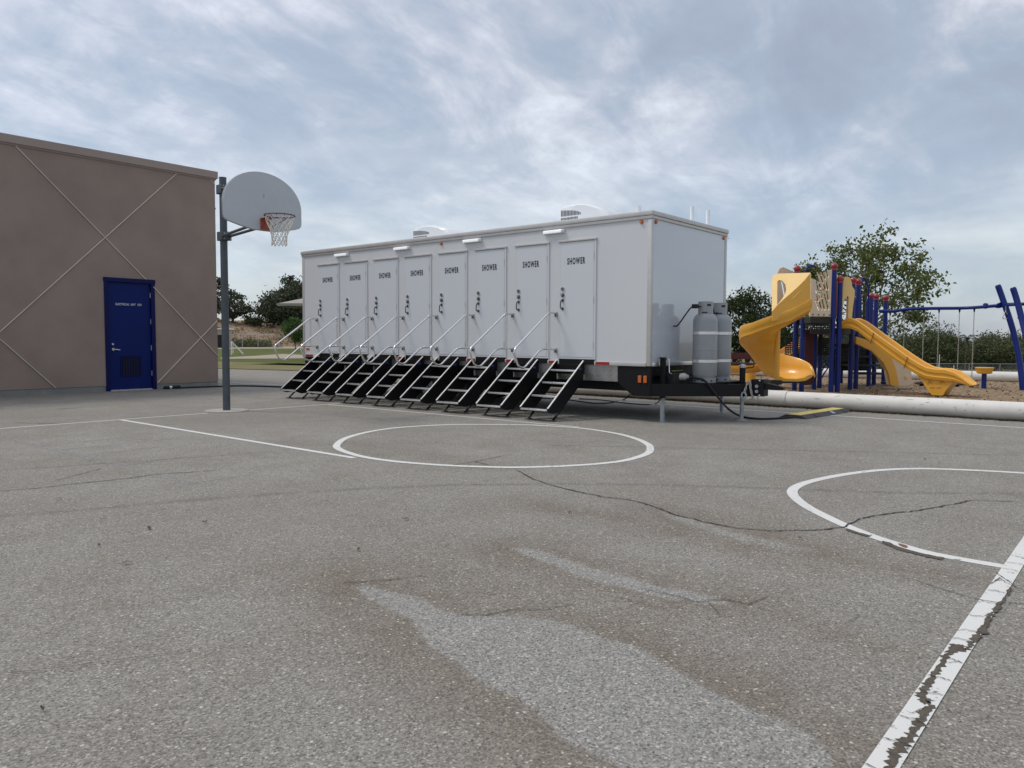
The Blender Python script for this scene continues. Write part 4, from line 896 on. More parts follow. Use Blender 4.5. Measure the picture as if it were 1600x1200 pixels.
# propane cylinders standing on the tongue
def propane(x, y, label):
    z = 0.601; p = thing('propane_cylinder', label, 'gas cylinder', (x, y, z), 'propane cylinders on the trailer tongue'); r = 0.188
    MB().lathe((x, y, z), [(0.001, 0.06), (0.10, 0.055), (0.165, 0.07), (r, 0.12), (r, 0.50), (r+.0025, 0.503), (r+.0025, 0.512), (r, 0.515), (r, 0.945), (0.183, 0.985), (0.165, 1.025), (0.135, 1.058), (0.08, 1.08), (0.001, 1.085)], 40).build('tank', TANK, p, smooth=25)
    MB().lathe((x, y, z), [(0.165, 0.0), (0.178, 0.0), (0.178, 0.075), (0.165, 0.075), (0.165, 0.0)], 32).build('foot_ring', TANK, p, smooth=30)
    ho = MB()
    for k in range(8):
        a = 2*pi*k/8+0.3; ho.box((x+0.1785*cos(a), y+0.1785*sin(a), z+0.03), (0.003, 0.035, 0.02), a)
    ho.build('drain_hole', BLKM, p)
    # collar: a bent sheet open at the back
    cm = MB(); n = 22; vs = []; fs = []
    for i in range(n+1):
        a = radians(-115)-radians(135)+radians(270)*i/n
        for rr, zz in ((0.115, 1.065), (0.115, 1.255), (0.111, 1.255), (0.111, 1.065)): vs.append((x+rr*cos(a), y+rr*sin(a), z+zz))
    for i in range(n):
        for k in range(4): fs.append((i*4+k, i*4+(k+1) % 4, (i+1)*4+(k+1) % 4, (i+1)*4+k))
    fs += [(0, 1, 2, 3), (n*4+3, n*4+2, n*4+1, n*4)]
    cm.add(vs, fs).build('collar', TANK, p, smooth=40)
    a = radians(-128); sl = MB().box((x+0.116*cos(a), y+0.116*sin(a), z+1.20), (0.004, 0.06, 0.03), a); sl.build('collar_slot', BLKM, p)
    a = radians(-160); MB().box((x+0.116*cos(a), y+0.116*sin(a), z+1.085), (0.004, 0.08, 0.016), a).build('collar_slot', BLKM, p)
    MB().cyl((x, y, z+1.08), (x, y, z+1.19), 0.024, n=10).build('valve', ALU, p)
    for zz in (0.31, 0.745):
        MB().lathe((x, y, z+zz), [(r+.003, 0), (r+.006, 0), (r+.006, 0.045), (r+.003, 0.045), (r+.003, 0)], 40).build('strap', ALUB, p, smooth=30)
        a = radians(-85); MB().box((x+(r+.012)*cos(a), y+(r+.012)*sin(a), z+zz+.022), (0.014, 0.03, 0.03), a).build('buckle', ALUB, p)
propane(11.15, 5.43, 'grey propane cylinder nearest the trailer side, black hose at its collar')
propane(11.66, 5.43, 'grey propane cylinder partly hidden behind another on the trailer tongue')
def cable(name, pts, r, m, label, cat, group=None, k=8):
    o = MB().tube(spline(pts, k), r, 8).build(name, m, smooth=60); tag(o, label, cat, group); return o
rg = ony(1086, 478.5, 5.50)
gh = cable('gas_hose', [(rg.x-0.03, 5.50, rg.z), (rg.x-.07, 5.54, rg.z-.03), (rg.x-.09, 5.62, rg.z-.14), (rg.x-.04, 5.74, rg.z-.26), (rg.x+.02, 5.82, rg.z-.30), (rg.x+.05, 5.885, rg.z-.30)], 0.011, BLKM, 'short black gas hose and regulator between a cylinder collar and the trailer wall', 'hose')
MB().rbox(rg.x-0.04, rg.x+0.05, 5.46, 5.54, rg.z-.032, rg.z+.032, 0.008).build('regulator', BLKM, gh)
MB().cyl((rg.x+.045, 5.49, rg.z), (11.15, 5.43, rg.z-.01), .012, n=8).build('pigtail', BLKM, gh)
cable('gas_hose', [(11.25, 5.43, 1.77), (11.38, 5.42, 1.76), (11.44, 5.42, 1.68), (11.54, 5.43, 1.70)], 0.011, BLKM, 'black gas hose looping between the two grey cylinders', 'hose')
# power cord with plug from the trailer front to the cable ramp
pl = MB().cyl((10.74, 5.74, 0.685), (10.88, 5.62, 0.69), 0.05, 0.06, 14).cyl((10.88, 5.62, 0.69), (10.92, 5.59, 0.692), 0.045, 0.03, 14)
bd = Vector((1.13, -1.12, 0)).normalized(); bn_ = Vector((-bd.y*-1, -bd.x, 0)).normalized(); bn_ = Vector((-.704, -.71, 0)); bP = Vector((10.35, 5.92, .5)) + bn_*0.075
cordp = [(10.92, 5.59, 0.692), (10.93, 5.45, 0.665)] + [hit(a, b, bP, bn_) for a, b in ((1098, 593), (1107, 601), (1116, 613), (1127, 627))] + [hit(1140, 640.5, bP+bn_*.02, bn_), G(1157, 650, .03), G(1180, 654, .018), G(1208, 654, .018), G(1238, 652, .022)]
cd = cable('power_cord', cordp, 0.017, BLKM, 'thick black power cord with grey plug running from trailer tongue to cable ramp', 'power cord')
pl.build('plug', mat('plug_grey', (0.50, 0.49, 0.46), 0.5, metal=0.2, var=0.3, vscale=25), cd, smooth=35)
sk = MB().cyl((10.60, 5.80, 0.68), (10.74, 5.74, 0.685), 0.045, 0.052, 14).build('socket', BLKM, cd, smooth=35)
MB().bar((10.78, 5.80, 0.775), (11.2, 5.83, 0.775), 0.012, 0.012).build('brake_wire', mat('wire_green', (0.25, 0.42, 0.10), 0.5), TR)
c1 = [onx(842, 620, 11.0), G(870, 623, .015), G(905, 627, .015), G(930, 630, .015), G(955, 629, .015), G(975, 624, .02), PD(984, 617, 11.3)]
cable('power_cord', [G(800, 622, .015)] + c1[1:], 0.012, BLKM, 'black cord looping on the asphalt below the trailer behind the last steps', 'power cord')
cable('power_cord', [G(905, 623, .015), G(940, 625, .015), G(980, 630, .015), G(1010, 632, .015), G(1025, 630, .02), PD(1034, 622, 11.2)], 0.010, BLKM, 'thin black cord sagging on the asphalt beside the front corner jack', 'power cord')
# cable ramp
cr_ = thing('cable_ramp', 'black rubber cable ramp with a yellow lid lying across the white court line', 'cable ramp', (13.3, 4.42, 0))
A0 = Vector((12.45, 4.50, 0)); A1 = Vector((14.30, 4.36, 0)); dl = (A1-A0).normalized(); q = Vector((-dl.y, dl.x, 0))
secn = [(-0.24, 0.0), (-0.13, 0.052), (0.13, 0.052), (0.24, 0.0)]
MB().loft([[P + q*u + Vector((0, 0, z+0.001)) for u, z in secn] for P in (A0, A1)]).build('ramp_body', RAMPG, cr_)
MB().loft([[P + q*u + Vector((0, 0, z)) for u, z in ((-.105, .0535), (-.10, .060), (.10, .060), (.105, .0535))] for P in (A0+dl*.03, A1-dl*.03)]).build('lid', CABY, cr_)
for t in (0.25, 0.62, 0.9):
    c = A0+dl*(1.85*t); MB().loft([[c+dl*e - q*.14 + Vector((0, 0, .054)), c+dl*e*1.3 - q*.215 + Vector((0, 0, .018)), c+dl*e*1.3 - q*.215 + Vector((0, 0, .022)), c+dl*e - q*.14 + Vector((0, 0, .058))] for e in (-.05, .05)]).build('grip_lug', RAMPG if t != 0.62 else GALV, cr_)
# cord with connectors along the school wall
wl_ = [(8.95, 18.72, .03), (9.3, 18.70, .02), (9.8, 18.66, .02), (10.3, 18.55, .02), (10.9, 18.30, .02), (11.3, 17.2, .02), (11.5, 15.8, .02), (11.2, 14.9, .02)]
cw = cable('power_cord', wl_, 0.02, BLKM, 'black cord lying along the foot of the brown school wall', 'power cord')
for a, b, r in (((8.98, 18.72, .04), (9.10, 18.72, .04), .04), ((9.16, 18.71, .04), (9.36, 18.70, .045), .045)):
    MB().cyl(a, b, r, n=12).build('connector', BLKM, cw, smooth=40)
MB().cyl((9.10, 18.72, .04), (9.16, 18.715, .04), 0.042, n=12).build('connector_ring', ALUB, cw, smooth=40)

# ------------------------------------------------------------------ playground bed and its pipe border
ZM = 0.10
px0 = 14.72
FP0 = G(1000, 582, ZM); FP1 = G(1600, 597, ZM)
fdir = (FP1-FP0); fdir.z = 0; fdir.normalize()
def far_x(y): t = (y-FP0.y)/fdir.y; return FP0.x + fdir.x*t
mxs = np.linspace(14.56, 34, 260); mys = np.linspace(-14, 21.5, 320)
def mz(X, Y):
    rn = np.random.default_rng(5); Z = np.full_like(X, ZM)
    for k in range(60):
        a = rn.uniform(0, pi); f = rn.uniform(0.6, 9); Z += 0.011/sqrt(f+.4)*np.sin(f*(X*cos(a)+Y*sin(a))+rn.uniform(0, 6))*0.35
    return np.clip(Z, 0.05, 0.2)
mb_, mco = grid_obj('mulch_bed', mxs, mys, mz, MULCH)
bm = bmesh.new(); bm.from_mesh(mb_.data); kill = []
for v in bm.verts:
    if v.co.x > far_x(v.co.y)+0.0: kill.append(v)
bmesh.ops.delete(bm, geom=kill, context='VERTS'); bm.to_mesh(mb_.data); bm.free()
struct(mb_, 'brown wood mulch bed under the playground')
# loose chips on it
n = 26000; cxy = np.stack([RNG.uniform(14.8, 30, n), RNG.uniform(-4, 14, n)], -1)
keep = (cxy[:, 0] < FP0[0] + fdir[0]*(cxy[:, 1]-FP0[1])/fdir[1]-0.2); cxy = cxy[keep]; n = len(cxy)
zz = mz(cxy[:, 0].copy(), cxy[:, 1].copy()); ang = RNG.uniform(0, pi, n); L_ = RNG.uniform(.015, .045, n); W_ = RNG.uniform(.006, .014, n); tl = RNG.normal(0, .25, n)
dx = np.stack([np.cos(ang)*L_, np.sin(ang)*L_, tl*L_], -1); dyv = np.stack([-np.sin(ang)*W_, np.cos(ang)*W_, 0*W_], -1)
base = np.concatenate([cxy, (zz+.012)[:, None]], -1); v4 = np.stack([base-dx-dyv, base+dx-dyv, base+dx+dyv, base-dx+dyv], 1).reshape(-1, 3)
def quads(name, v, m):
    k = len(v)//4; me = bpy.data.meshes.new(name); me.vertices.add(len(v)); me.vertices.foreach_set('co', v.astype(np.float32).ravel())
    me.loops.add(k*4); me.loops.foreach_set('vertex_index', np.arange(k*4, dtype=np.int32)); me.polygons.add(k)
    me.polygons.foreach_set('loop_start', np.arange(0, k*4, 4, dtype=np.int32)); me.update(calc_edges=True); me.materials.append(m)
    o = bpy.data.objects.new(name, me); COL.objects.link(o); return o
chips = quads('wood_chips', v4, leaf_mat('chip_mix', (0.23, 0.16, 0.10), (0.40, 0.30, 0.20), 0.0)); tag(chips, 'loose wood chips covering the playground bed', 'wood chips', kind='stuff')

def pipe_run(a, b, joints, r, zc, labels, group, seed):
    rn = random.Random(seed); a = Vector((*a[:2], zc)); b = Vector((*b[:2], zc)); d = (b-a); L_ = d.length; d.normalize()
    cuts = [0]+joints+[L_]
    for i in range(len(cuts)-1):
        p0 = a+d*(cuts[i]+0.004); p1 = a+d*(cuts[i+1]-0.004); th = thing('border_pipe', labels[i], 'pipe', (p0+p1)/2, group)
        dz = Vector((0, 0, rn.uniform(-.006, .006))); m = max(2, int((p1-p0).length/0.6))
        MB().tube([p0+dz, p0+d*0.01+dz]+[p0+(p1-p0)*(k/m)+dz for k in range(1, m)]+[p1-d*0.01+dz, p1+dz], [r*.985]+[r]*(m+1)+[r*.985], 32).build('pipe', PIPEW, th, smooth=40)
        MB().tube([p1-d*0.05+dz, p1-d*0.044+dz, p1-d*0.01+dz, p1-d*.004+dz], [r+.0002, r+.0025, r+.0025, r+.0002], 32, caps=False).build('joint_sleeve', PIPEW, th, smooth=40)
        sc = MB(); qn = d.cross(Vector((0, 0, 1)))
        if qn.x > 0: qn = -qn
        for k in range(int((p1-p0).length*6)):
            u = rn.uniform(.05, .95); an = rn.uniform(-.3, 1.25); c = p0+(p1-p0)*u+dz; ln = rn.choice([.02, .03, .04, .07]); tw = rn.uniform(-1, 1)
            pts = []
            for s_ in (-1, 0, 1):
                aa = an + s_*ln*tw/r; pts.append(c + d*(s_*ln*(1-abs(tw)*.6)) + (qn*cos(aa)+Vector((0, 0, 1))*sin(aa))*(r+.0008))
            sc.tube(pts, [.0008, rn.uniform(.0015, .004), .0008], 4)
        o = sc.build('scuff', mat('scuff_brown', (0.16, 0.125, 0.095), 0.9), th); o['kind'] = 'stuff'
PR = 0.150; PXc = 14.56
yj = onx(1227, 620, PXc-PR).y
pipe_run((PXc, 21.0, 0), (PXc, -9, 0), [21-15.6, 21-10.5, 21-yj, 21-yj+6.1], PR, 0.150,
    ['white border pipe section farthest along, behind the trailer steps at left', 'white border pipe section behind the middle trailer steps', 'white border pipe section behind the trailer tongue, under its front', 'white border pipe section in front of the playground beside the cable ramp', 'white border pipe section running out of the frame at right'], 'white pipes edging the court side', 3)
Lf = (FP1-FP0).length
pipe_run(FP0-fdir*6, FP0+fdir*(Lf+8), [6+2.5, 6+Lf*0.55, 6+Lf*0.80], 0.150, 0.235,
    ['white far border pipe section behind the trailer', 'white far border pipe section behind the yellow spiral slide', 'white far border pipe section behind the straight slide', 'white far border pipe section behind the yellow pod seat'], 'white pipes edging the far side', 9)
# dirt and litter gathered against the near pipe
DIRT = mat('dirt_litter', (0.10, 0.075, 0.05), 0.95, var=0.5, vscale=14)
ribbon([(PXc-PR+0.02, 20.5), (PXc-PR-0.01, 10), (PXc-PR, 4), (PXc-PR-0.01, 0), (PXc-PR, -8)], 0.14, 0.006, 0.02, 5, 60, False).build('dirt_strip', DIRT, pave, fix=False)
n = 2600; yy = RNG.uniform(-4, 12, n); xx = PXc-PR-np.abs(RNG.normal(0, .09, n)); ang = RNG.uniform(0, pi, n); L_ = RNG.uniform(.006, .022, n)
dx = np.stack([np.cos(ang)*L_, np.sin(ang)*L_, 0*L_], -1); dyv = np.stack([-np.sin(ang)*L_*.5, np.cos(ang)*L_*.5, .3*L_], -1)
base = np.stack([xx, yy, np.full(n, .012)], -1); lit = quads('leaf_litter', np.stack([base-dx-dyv, base+dx-dyv, base+dx+dyv, base-dx+dyv], 1).reshape(-1, 3), leaf_mat('litter_mix', (0.07, 0.05, 0.03), (0.28, 0.2, 0.12), 0.0))
tag(lit, 'brown leaf litter gathered along the foot of the white pipe', 'leaf litter', kind='stuff')

# ------------------------------------------------------------------ play structure
PS = thing('play_structure', 'blue and yellow play structure with spiral slide and straight slide on mulch', 'play structure', SD(7.6, 17.8, ZM))
def post(px, row, ballrow, D=None, r=0.056, ball=True):
    b = PD(px, row, D) if D else G(px, row, ZM)
    D_ = b.x*E2.x + b.y*E2.y
    top = PD(px, ballrow, D_).z
    p = MB().cyl((b.x, b.y, 0.0), (b.x, b.y, top), r, n=14).build('post', PBLU, PS, smooth=40)
    if ball: MB().ball((b.x, b.y, top+0.03), 0.078, 14, 10).build('ball_cap', PRED, p, smooth=60); MB().cyl((b.x, b.y, top-.06), (b.x, b.y, top-.02), 0.065, n=14).build('collar', PRED, p, smooth=40)
    return Vector((b.x, b.y, 0)), D_
pA1, _ = post(1241, 610, 422, 17.9)
pA2, _ = post(1252, 611, 498, 17.45, ball=False)
pA3, _ = post(1271.5, 607.7, 515, ball=False); pA4, _ = post(1280, 606, 515, ball=False)
pA5, _ = post(1298, 613, 418); pB1, _ = post(1308, 613, 438); pA7, _ = post(1304, 601, 520, ball=False); pA8, _ = post(1313.5, 599, 520, ball=False)
pB2, _ = post(1328, 609, 440); pB3, _ = post(1336.7, 607.5, 442); pC1, _ = post(1357, 603.4, 464); pC2, _ = post(1365, 602, 465); pC3, _ = post(1380, 600.6, 467)
def deck(pts, z, t=0.10, name='deck'):
    MB().prism([Vector((p.x, p.y, z)) for p in pts], (0, 0, -t)).build(name, PDECK, PS)
ZA = PD(1290, 496, 17.2).z; ZB_ = PD(1325, 514, 17.8).z; ZC = PD(1360, 530, 19.5).z
qa = SD(6.55, 16.95)
deck([pA2, qa, pA5, pA4, SD(6.7, 18.4)], ZA, 0.13); deck([pA5+E2*0.1, pB1, pB2, pB3, SD(7.9, 19.6), SD(7.0, 19.2)], ZB_, 0.12); deck([pB3, pC1, pC2, pC3, SD(9.6, 21.4), SD(8.3, 20.6)], ZC, 0.12)
# perforated fascia under the top deck
def perforated(a, b, z0, z1, name='perforated_panel', step=0.045):
    a = Vector(a); b = Vector(b); d = b-a; L_ = d.length; d.normalize(); mb = MB(); k = 0
    x = 0
    while x < L_: p = a+d*x; mb.bar((p.x, p.y, z0), (p.x, p.y, z1), 0.027, 0.012, up=(d.x, d.y, 0)); x += step
    z = z0
    while z <= z1+.001: mb.bar((a.x, a.y, z), (b.x, b.y, z), 0.012, 0.026); z += step
    mb.build(name, PDECK, PS)
perforated(SD(6.62, 17.1), SD(7.1, 17.2), ZA-0.36, ZA-0.14); perforated(SD(6.7, 18.9), SD(7.9, 18.9), ZB_-0.62, ZB_-0.2)
perforated(SD(8.3, 19.5), SD(9.5, 19.9), 0.75, 1.25); 
for k in range(4): MB().box(SD(8.55+k*.22, 19.7+.1*k, 0.42+0.22*(3-k)), (0.7, 0.55, 0.05), YAW-pi/2).build('stair_tread', PDECK, PS)
MB().box(SD(8.9, 20.3, 0.75), (0.9, 0.05, 0.55), YAW-pi/2).build('stair_side', PDECK, PS)
# beige lattice panel with slanted slots
def plate_uv(a, b, z0, z1, outline, holes, th, m, name):
    """upright plate from a to b; outline and holes in 0..1 units, cut as real openings"""
    a = Vector(a); b = Vector(b); d = b-a; nrm = Vector((-d.y, d.x, 0)).normalized()
    P = lambda u, v: Vector((a.x+d.x*u, a.y+d.y*u, z0+(z1-z0)*v))
    bm = bmesh.new(); es = []
    for lp in [outline]+holes:
        vs = [bm.verts.new(P(u, v)) for u, v in lp]; es += [bm.edges.new((vs[i], vs[(i+1) % len(vs)])) for i in range(len(vs))]
    bmesh.ops.triangle_fill(bm, edges=es, use_beauty=True)
    ret = bmesh.ops.extrude_face_region(bm, geom=bm.faces[:])
    for v in ret['geom']:
        if isinstance(v, bmesh.types.BMVert): v.co += nrm*th
    bm.verts.index_update(); mb = MB(); mb.add([v.co.copy() for v in bm.verts], [[v.index for v in f.verts] for f in bm.faces]); bm.free()
    return mb.build(name, m, PS)
def slot(u0, v0, u1, v1, wd=0.028, asp=1.35):
    wd = wd*1.7
    du, dv = u1-u0, (v1-v0)*asp; l = hypot(du, dv); nx_, ny_ = -dv/l*wd, du/l*wd/asp; ex, ey = du/l*wd, dv/l*wd/asp; o = []
    for (cu, cv, s_) in ((u0, v0, -1), (u1, v1, 1)):
        for k in range(5):
            t = -pi/2+pi*k/4; o.append((cu + s_*(ex*cos(t)) - s_*(nx_*sin(t))*-1*-1, cv + s_*(ey*cos(t)) - s_*(ny_*sin(t))))
    return o
pl0 = PD(1265.5, 494, 16.95); pl1 = PD(1298, 495, 17.2); zt0 = PD(1271, 414, 16.95).z; zb0 = pl0.z
SL = [(.27,.85,.50,.55), (.44,.85,.60,.66), (.60,.84,.72,.72), (.77,.87,.82,.80), (.28,.68,.47,.38), (.52,.53,.60,.47), (.62,.64,.72,.55), (.74,.72,.84,.55), (.27,.50,.38,.32), (.27,.30,.31,.24), (.36,.20,.40,.14), (.46,.27,.55,.15), (.52,.42,.70,.15), (.62,.52,.88,.16), (.80,.48,.88,.34)]
out_p = [(0.0, 0.0), (0.985, 0.0), (1.0, 0.93), (0.45, 0.985), (0.22, 1.0), (0.13, 0.985), (0.09, 0.94), (0.085, 0.75), (0.02, 0.74)]
plate_uv(pl0, pl1, zb0, zt0, out_p, [slot(*s_) for s_ in SL], 0.03, BEIG, 'lattice_panel')
for u in (.14, .40, .66, .94): p = Vector(pl0).lerp(Vector(pl1), u); MB().cyl(p-E2*.002+Vector((0, 0, .04)), p-E2*.018+Vector((0, 0, .04)), .016, n=8).build('bolt', DARKG, PS)
bk0 = PD(1214, 470, 18.0); bk1 = PD(1243, 470, 18.1)
plate_uv(bk0, bk1, PD(1214, 480, 18).z, PD(1225, 417, 18).z, [(0, 0), (1, 0), (1, .86), (.3, 1), (.1, .96), (0, .85)], [slot(.25+.2*k, .62, .42+.2*k, .25) for k in range(3)], 0.03, BEIG, 'lattice_panel')

# spiral slide
AX = SD(5.76, 16.72)
def spiral():
    loops = []; keys = [(0, 1.61, .28), (30, 1.47, .28), (60, 1.32, .30), (90, 1.235, .33), (120, 1.07, .40), (135, .99, .42), (149, .86, .46), (160, .70, .52), (172, .52, .58), (190, .475, .52), (210, .455, .47), (235, .44, .41), (256, .43, .33), (266, .43, .25), (276, .425, .10)]
    ks = np.array(keys)
    def at(a): return np.interp(a, ks[:, 0], ks[:, 1]), np.interp(a, ks[:, 0], ks[:, 2])
    def sect(P, R_, z, h, inh, S_=1.0):
        # R_: unit vector outwards
        prof = [(.02, inh), (.035, inh+.015), (.06, inh), (.085, .05), (.16, .005), (.42, 0), (.58, .03), (.69, .10), (.745, .2*min(1, h/.3)+.03), (.755, h), (.775, h+.018), (.80, h+.01),
                (.815, h*.62), (.80, h*.55), (.80, h*.25), (.775, .09), (.70, .02), (.60, -.035), (.42, -.055), (.16, -.05), (.05, -.03)]
        return [P + R_*r + Vector((0, 0, z+dz)) for r, dz in prof]
    for s_ in (0.42, 0.3, 0.2, 0.1):
        t = s_/0.42; loops.append(sect(AX + E1*s_, -E2, 1.61+0.24*t, .28, .16))
    a = 0
    while a <= 276:
        z, h = at(a); ar = radians(a); R_ = (-E2*cos(ar) - E1*sin(ar)); loops.append(sect(AX.copy(), R_, z, h, max(.03, .14-.1*a/276))); a += 6
    o = MB().loft(loops).build('spiral_slide', YEL, PS, smooth=50); return o
sp = spiral()
def zat(row, D): return 1.25+(532.3-row)*D/F_PX
Dn = 16.72-0.80
near_o = [(1266,427),(1258,437),(1248,447),(1237,457),(1226,466.5),(1214,477.5),(1207,486),(1207,502),(1225,497),(1245,487.5),(1266,478)]
MB().prism([PD(a, b, Dn+0.03) for a, b in near_o], E2*0.035).build('hood_side', YEL, sp, smooth=30)
cano = [(1266,426),(1213,427.5),(1207.5,430.5),(1206,436),(1206,486),(1214,480),(1214.5,440),(1217,437.5),(1222,438.5),(1227,444),(1228.5,452),(1227,459),(1222,467),(1214,477),(1216,482),(1240,465),(1266,440)]
cn_n = (-E1*.62 - E2*.42 + Vector((0, 0, .66))).normalized(); cP = PD(1237, 452, Dn+0.25)
MB().prism([hit(a, b, cP, cn_n) for a, b in cano], -cn_n*0.035).build('hood', YELP, sp, smooth=30)
MB().prism([PD(a, b, Dn+0.95) for a, b in ((1252,430),(1232,430),(1232,478),(1252,478))], E2*0.03).build('hood_side', YELP, sp)
MB().cyl((AX.x, AX.y, 0.38), (AX.x, AX.y, 1.60), 0.055, n=16).build('centre_column', YEL, sp, smooth=40)
MB().bar(SD(5.70, 16.7, 0.355), SD(6.45, 16.7, 0.355), 0.05, 0.04).build('slide_bracket', PDECK, PS)
MB().bar(SD(5.55, 16.62, 0.36), SD(5.80, 16.62, 0.36), 0.25, 0.09).build('slide_bracket', PDECK, PS)
for s_ in (5.68,): MB().cyl(SD(s_, 16.62, 0), SD(s_, 16.62, 0.33), 0.09, n=12).build('slide_foot', PBLU, PS)
# maroon climbing panel and other uprights
MB().prism([PD(1255, 516, 18.0), PD(1272, 515, 18.0), PD(1270.5, 601, 18.0), PD(1253, 602.5, 18.0)], E2*0.06).build('climbing_panel', PMAR, PS)
MB().tube([PD(1258, 440, 18.3), PD(1258.5, 424, 18.3), PD(1262, 417.5, 18.3), PD(1268, 415, 18.3), PD(1274, 416, 18.6)], 0.03, 8).build('hand_rail', PBLU, PS, smooth=50)
for (x, r0, r1, D) in ((1306, 438, 494, 17.9), (1335.5, 464, 496, 18.8), (1365, 484, 508, 20.2), (1303.5, 438, 470, 18.5)): MB().tube([PD(x, r0, D), PD(x, r1, D)], 0.035, 8).build('bar', mat('play_plum', (0.22, 0.03, 0.05), 0.4), PS)
MB().tube(rounded([PD(1345, 500, 18.7), PD(1345, 445, 18.7), PD(1349, 431, 18.7), PD(1357, 446, 18.7), PD(1357.5, 500, 18.7)], 0.12), 0.022, 8).build('hoop_rail', PBLU, PS, smooth=50)
for pts, D in (([(1336, 468), (1346, 464), (1347, 500), (1336, 500)], 18.6), ([(1353, 510), (1353, 472), (1356, 466), (1364, 464), (1363, 512)], 19.5)): MB().prism([PD(a, b, D) for a, b in pts], E2*0.03).build('side_panel', PBLU, PS)
# hood over the straight slide: an arch in the plane of the slide entry
hd_p = PD(1325, 470, 17.7); en = SD(.87, -.49).normalized()
P0s = Vector((pB1.x, pB1.y, 0)); dW = (pB2-pB1); dW.z = 0
def hq(px, py, off=0.0): return hit(px, py, P0s + SD(.9, -.44)*off, SD(.9, -.44))
arch_o = [(1314,508),(1313.5,462),(1315,440),(1319,433.5),(1324,432),(1328,434),(1331,441),(1331.5,447),(1335.5,453),(1335.5,462),(1333,478),(1331,498),(1325,498),(1325.5,478),(1326,464),(1324,462.5),(1319,470),(1316.5,484),(1315.5,500)]
MB().prism([PD(a, b, 17.35) for a, b in arch_o], SD(0.10, 0.34)).build('slide_hood', YELP, PS, smooth=40)
# straight slide: upright side walls and a bed between them
Pn = SD(7.42, 17.42); dS = SD(.74, -.67).normalized(); nS = SD(.67, .74).normalized(); WS = 0.60
top = [(1314,506),(1318,500),(1324,496.5),(1331,496.5),(1341,501),(1352,508.5),(1366,519),(1384,532),(1402,545),(1419,557),(1435,567),(1448,573.5),(1462,576),(1477,576.5),(1491,581),(1503,589),(1512,596.5),(1517,601)]
bot = [(1315,513.5),(1318,513),(1324,512.5),(1331,513.5),(1338,518),(1348,527),(1361,538),(1379,552),(1396,565),(1413,576.5),(1427,586),(1438,591),(1452,593),(1468,594.5),(1482,596),(1495,599),(1506,602.5),(1516,603.5)]
Tn = [hit(a, b, Pn, nS) for a, b in top]; Bn = [hit(a, b, Pn, nS) for a, b in bot]
loops = []
for T, B in zip(Tn, Bn):
    h = T.z-B.z; o = nS; up = Vector((0, 0, 1)); X = lambda u, v: Vector((T.x, T.y, 0)) + o*u + up*v
    fl = B.z+0.05 if h > .1 else B.z+.02; fl = min(fl, T.z-.015); zt = T.z; mid = B.z+h*0.55
    loops.append([X(-.015, B.z), X(-.03, B.z+h*.25), X(-.012, B.z+h*.33), X(-.012, mid), X(-.035, mid+h*.08), X(-.035, zt-.02), X(-.01, zt), X(.03, zt), X(.055, zt-.02), X(.075, fl+.04), X(.12, fl),
                  X(WS-.12, fl), X(WS-.075, fl+.04), X(WS-.055, zt-.02), X(WS-.03, zt), X(WS+.01, zt), X(WS+.035, zt-.02), X(WS+.03, B.z+h*.25), X(WS+.01, B.z)])
ss = MB().loft(loops).build('straight_slide', YEL, PS, smooth=35)
foot = [(1432,584),(1442,598),(1450,610),(1456,617.5),(1473,618),(1478,610),(1489,597),(1482,595),(1460,592)]
MB().prism([hit(a, b, Pn+nS*0.03, nS) for a, b in foot], nS*(WS-0.06)).build('slide_foot', YEL, ss, smooth=20)
for pts in ([(1445.5,591),(1451,594),(1459,592),(1470,596),(1478,592)],):
    MB().tube([hit(a, b, Pn+nS*.024, nS) for a, b in pts], 0.014, 6).build('moulded_rib', YEL, ss, smooth=50)
for pts in ([(1449,600),(1453,595.5),(1456,600)], [(1469,600),(1472,595.5),(1476,599)], [(1453,605),(1460,605.5)], [(1463,605.5),(1470,605)]):
    MB().tube([hit(a, b, Pn+nS*.026, nS) for a, b in pts], 0.008, 6).build('moulded_mark', mat('slide_yellow_groove', (0.44, 0.19, 0.03), 0.4), ss)
for x in (1362, 1418):
    i = min(range(len(top)), key=lambda k: abs(top[k][0]-x)); MB().bar(Tn[i]-nS*.04-Vector((0, 0, .01)), Bn[i]-nS*.04+Vector((0, 0, .01)), 0.018, 0.012).build('joint_band', mat('slide_joint', (0.24, 0.11, 0.02), 0.6), ss)
# second, lower slide behind, ending in a beige block
ws = [(1338,526),(1352,530),(1376,544),(1393,559),(1400,577),(1405,603),(1392,602),(1388,582),(1380,566),(1362,548),(1338,537)]
MB().prism([PD(a, b, 18.3) for a, b in ws], E2*0.10).build('wave_slide', YEL, PS, smooth=30)
MB().prism([PD(a, b, 18.35) for a, b in ((1388,560),(1396,560),(1424,580),(1424.5,600),(1418,603),(1404,603.5),(1400,580))], E2*0.6).build('slide_end_block', BEIG, PS)
MB().box(PD(1416, 590, 18.33), (0.06, 0.03, 0.05), YAW-pi/2).build('moulded_knob', YELP, PS)
MB().cyl(G(1410, 603, ZM), G(1410, 603, ZM)+Vector((0, 0, .12)), 0.05).build('slide_foot_post', PDECK, PS)
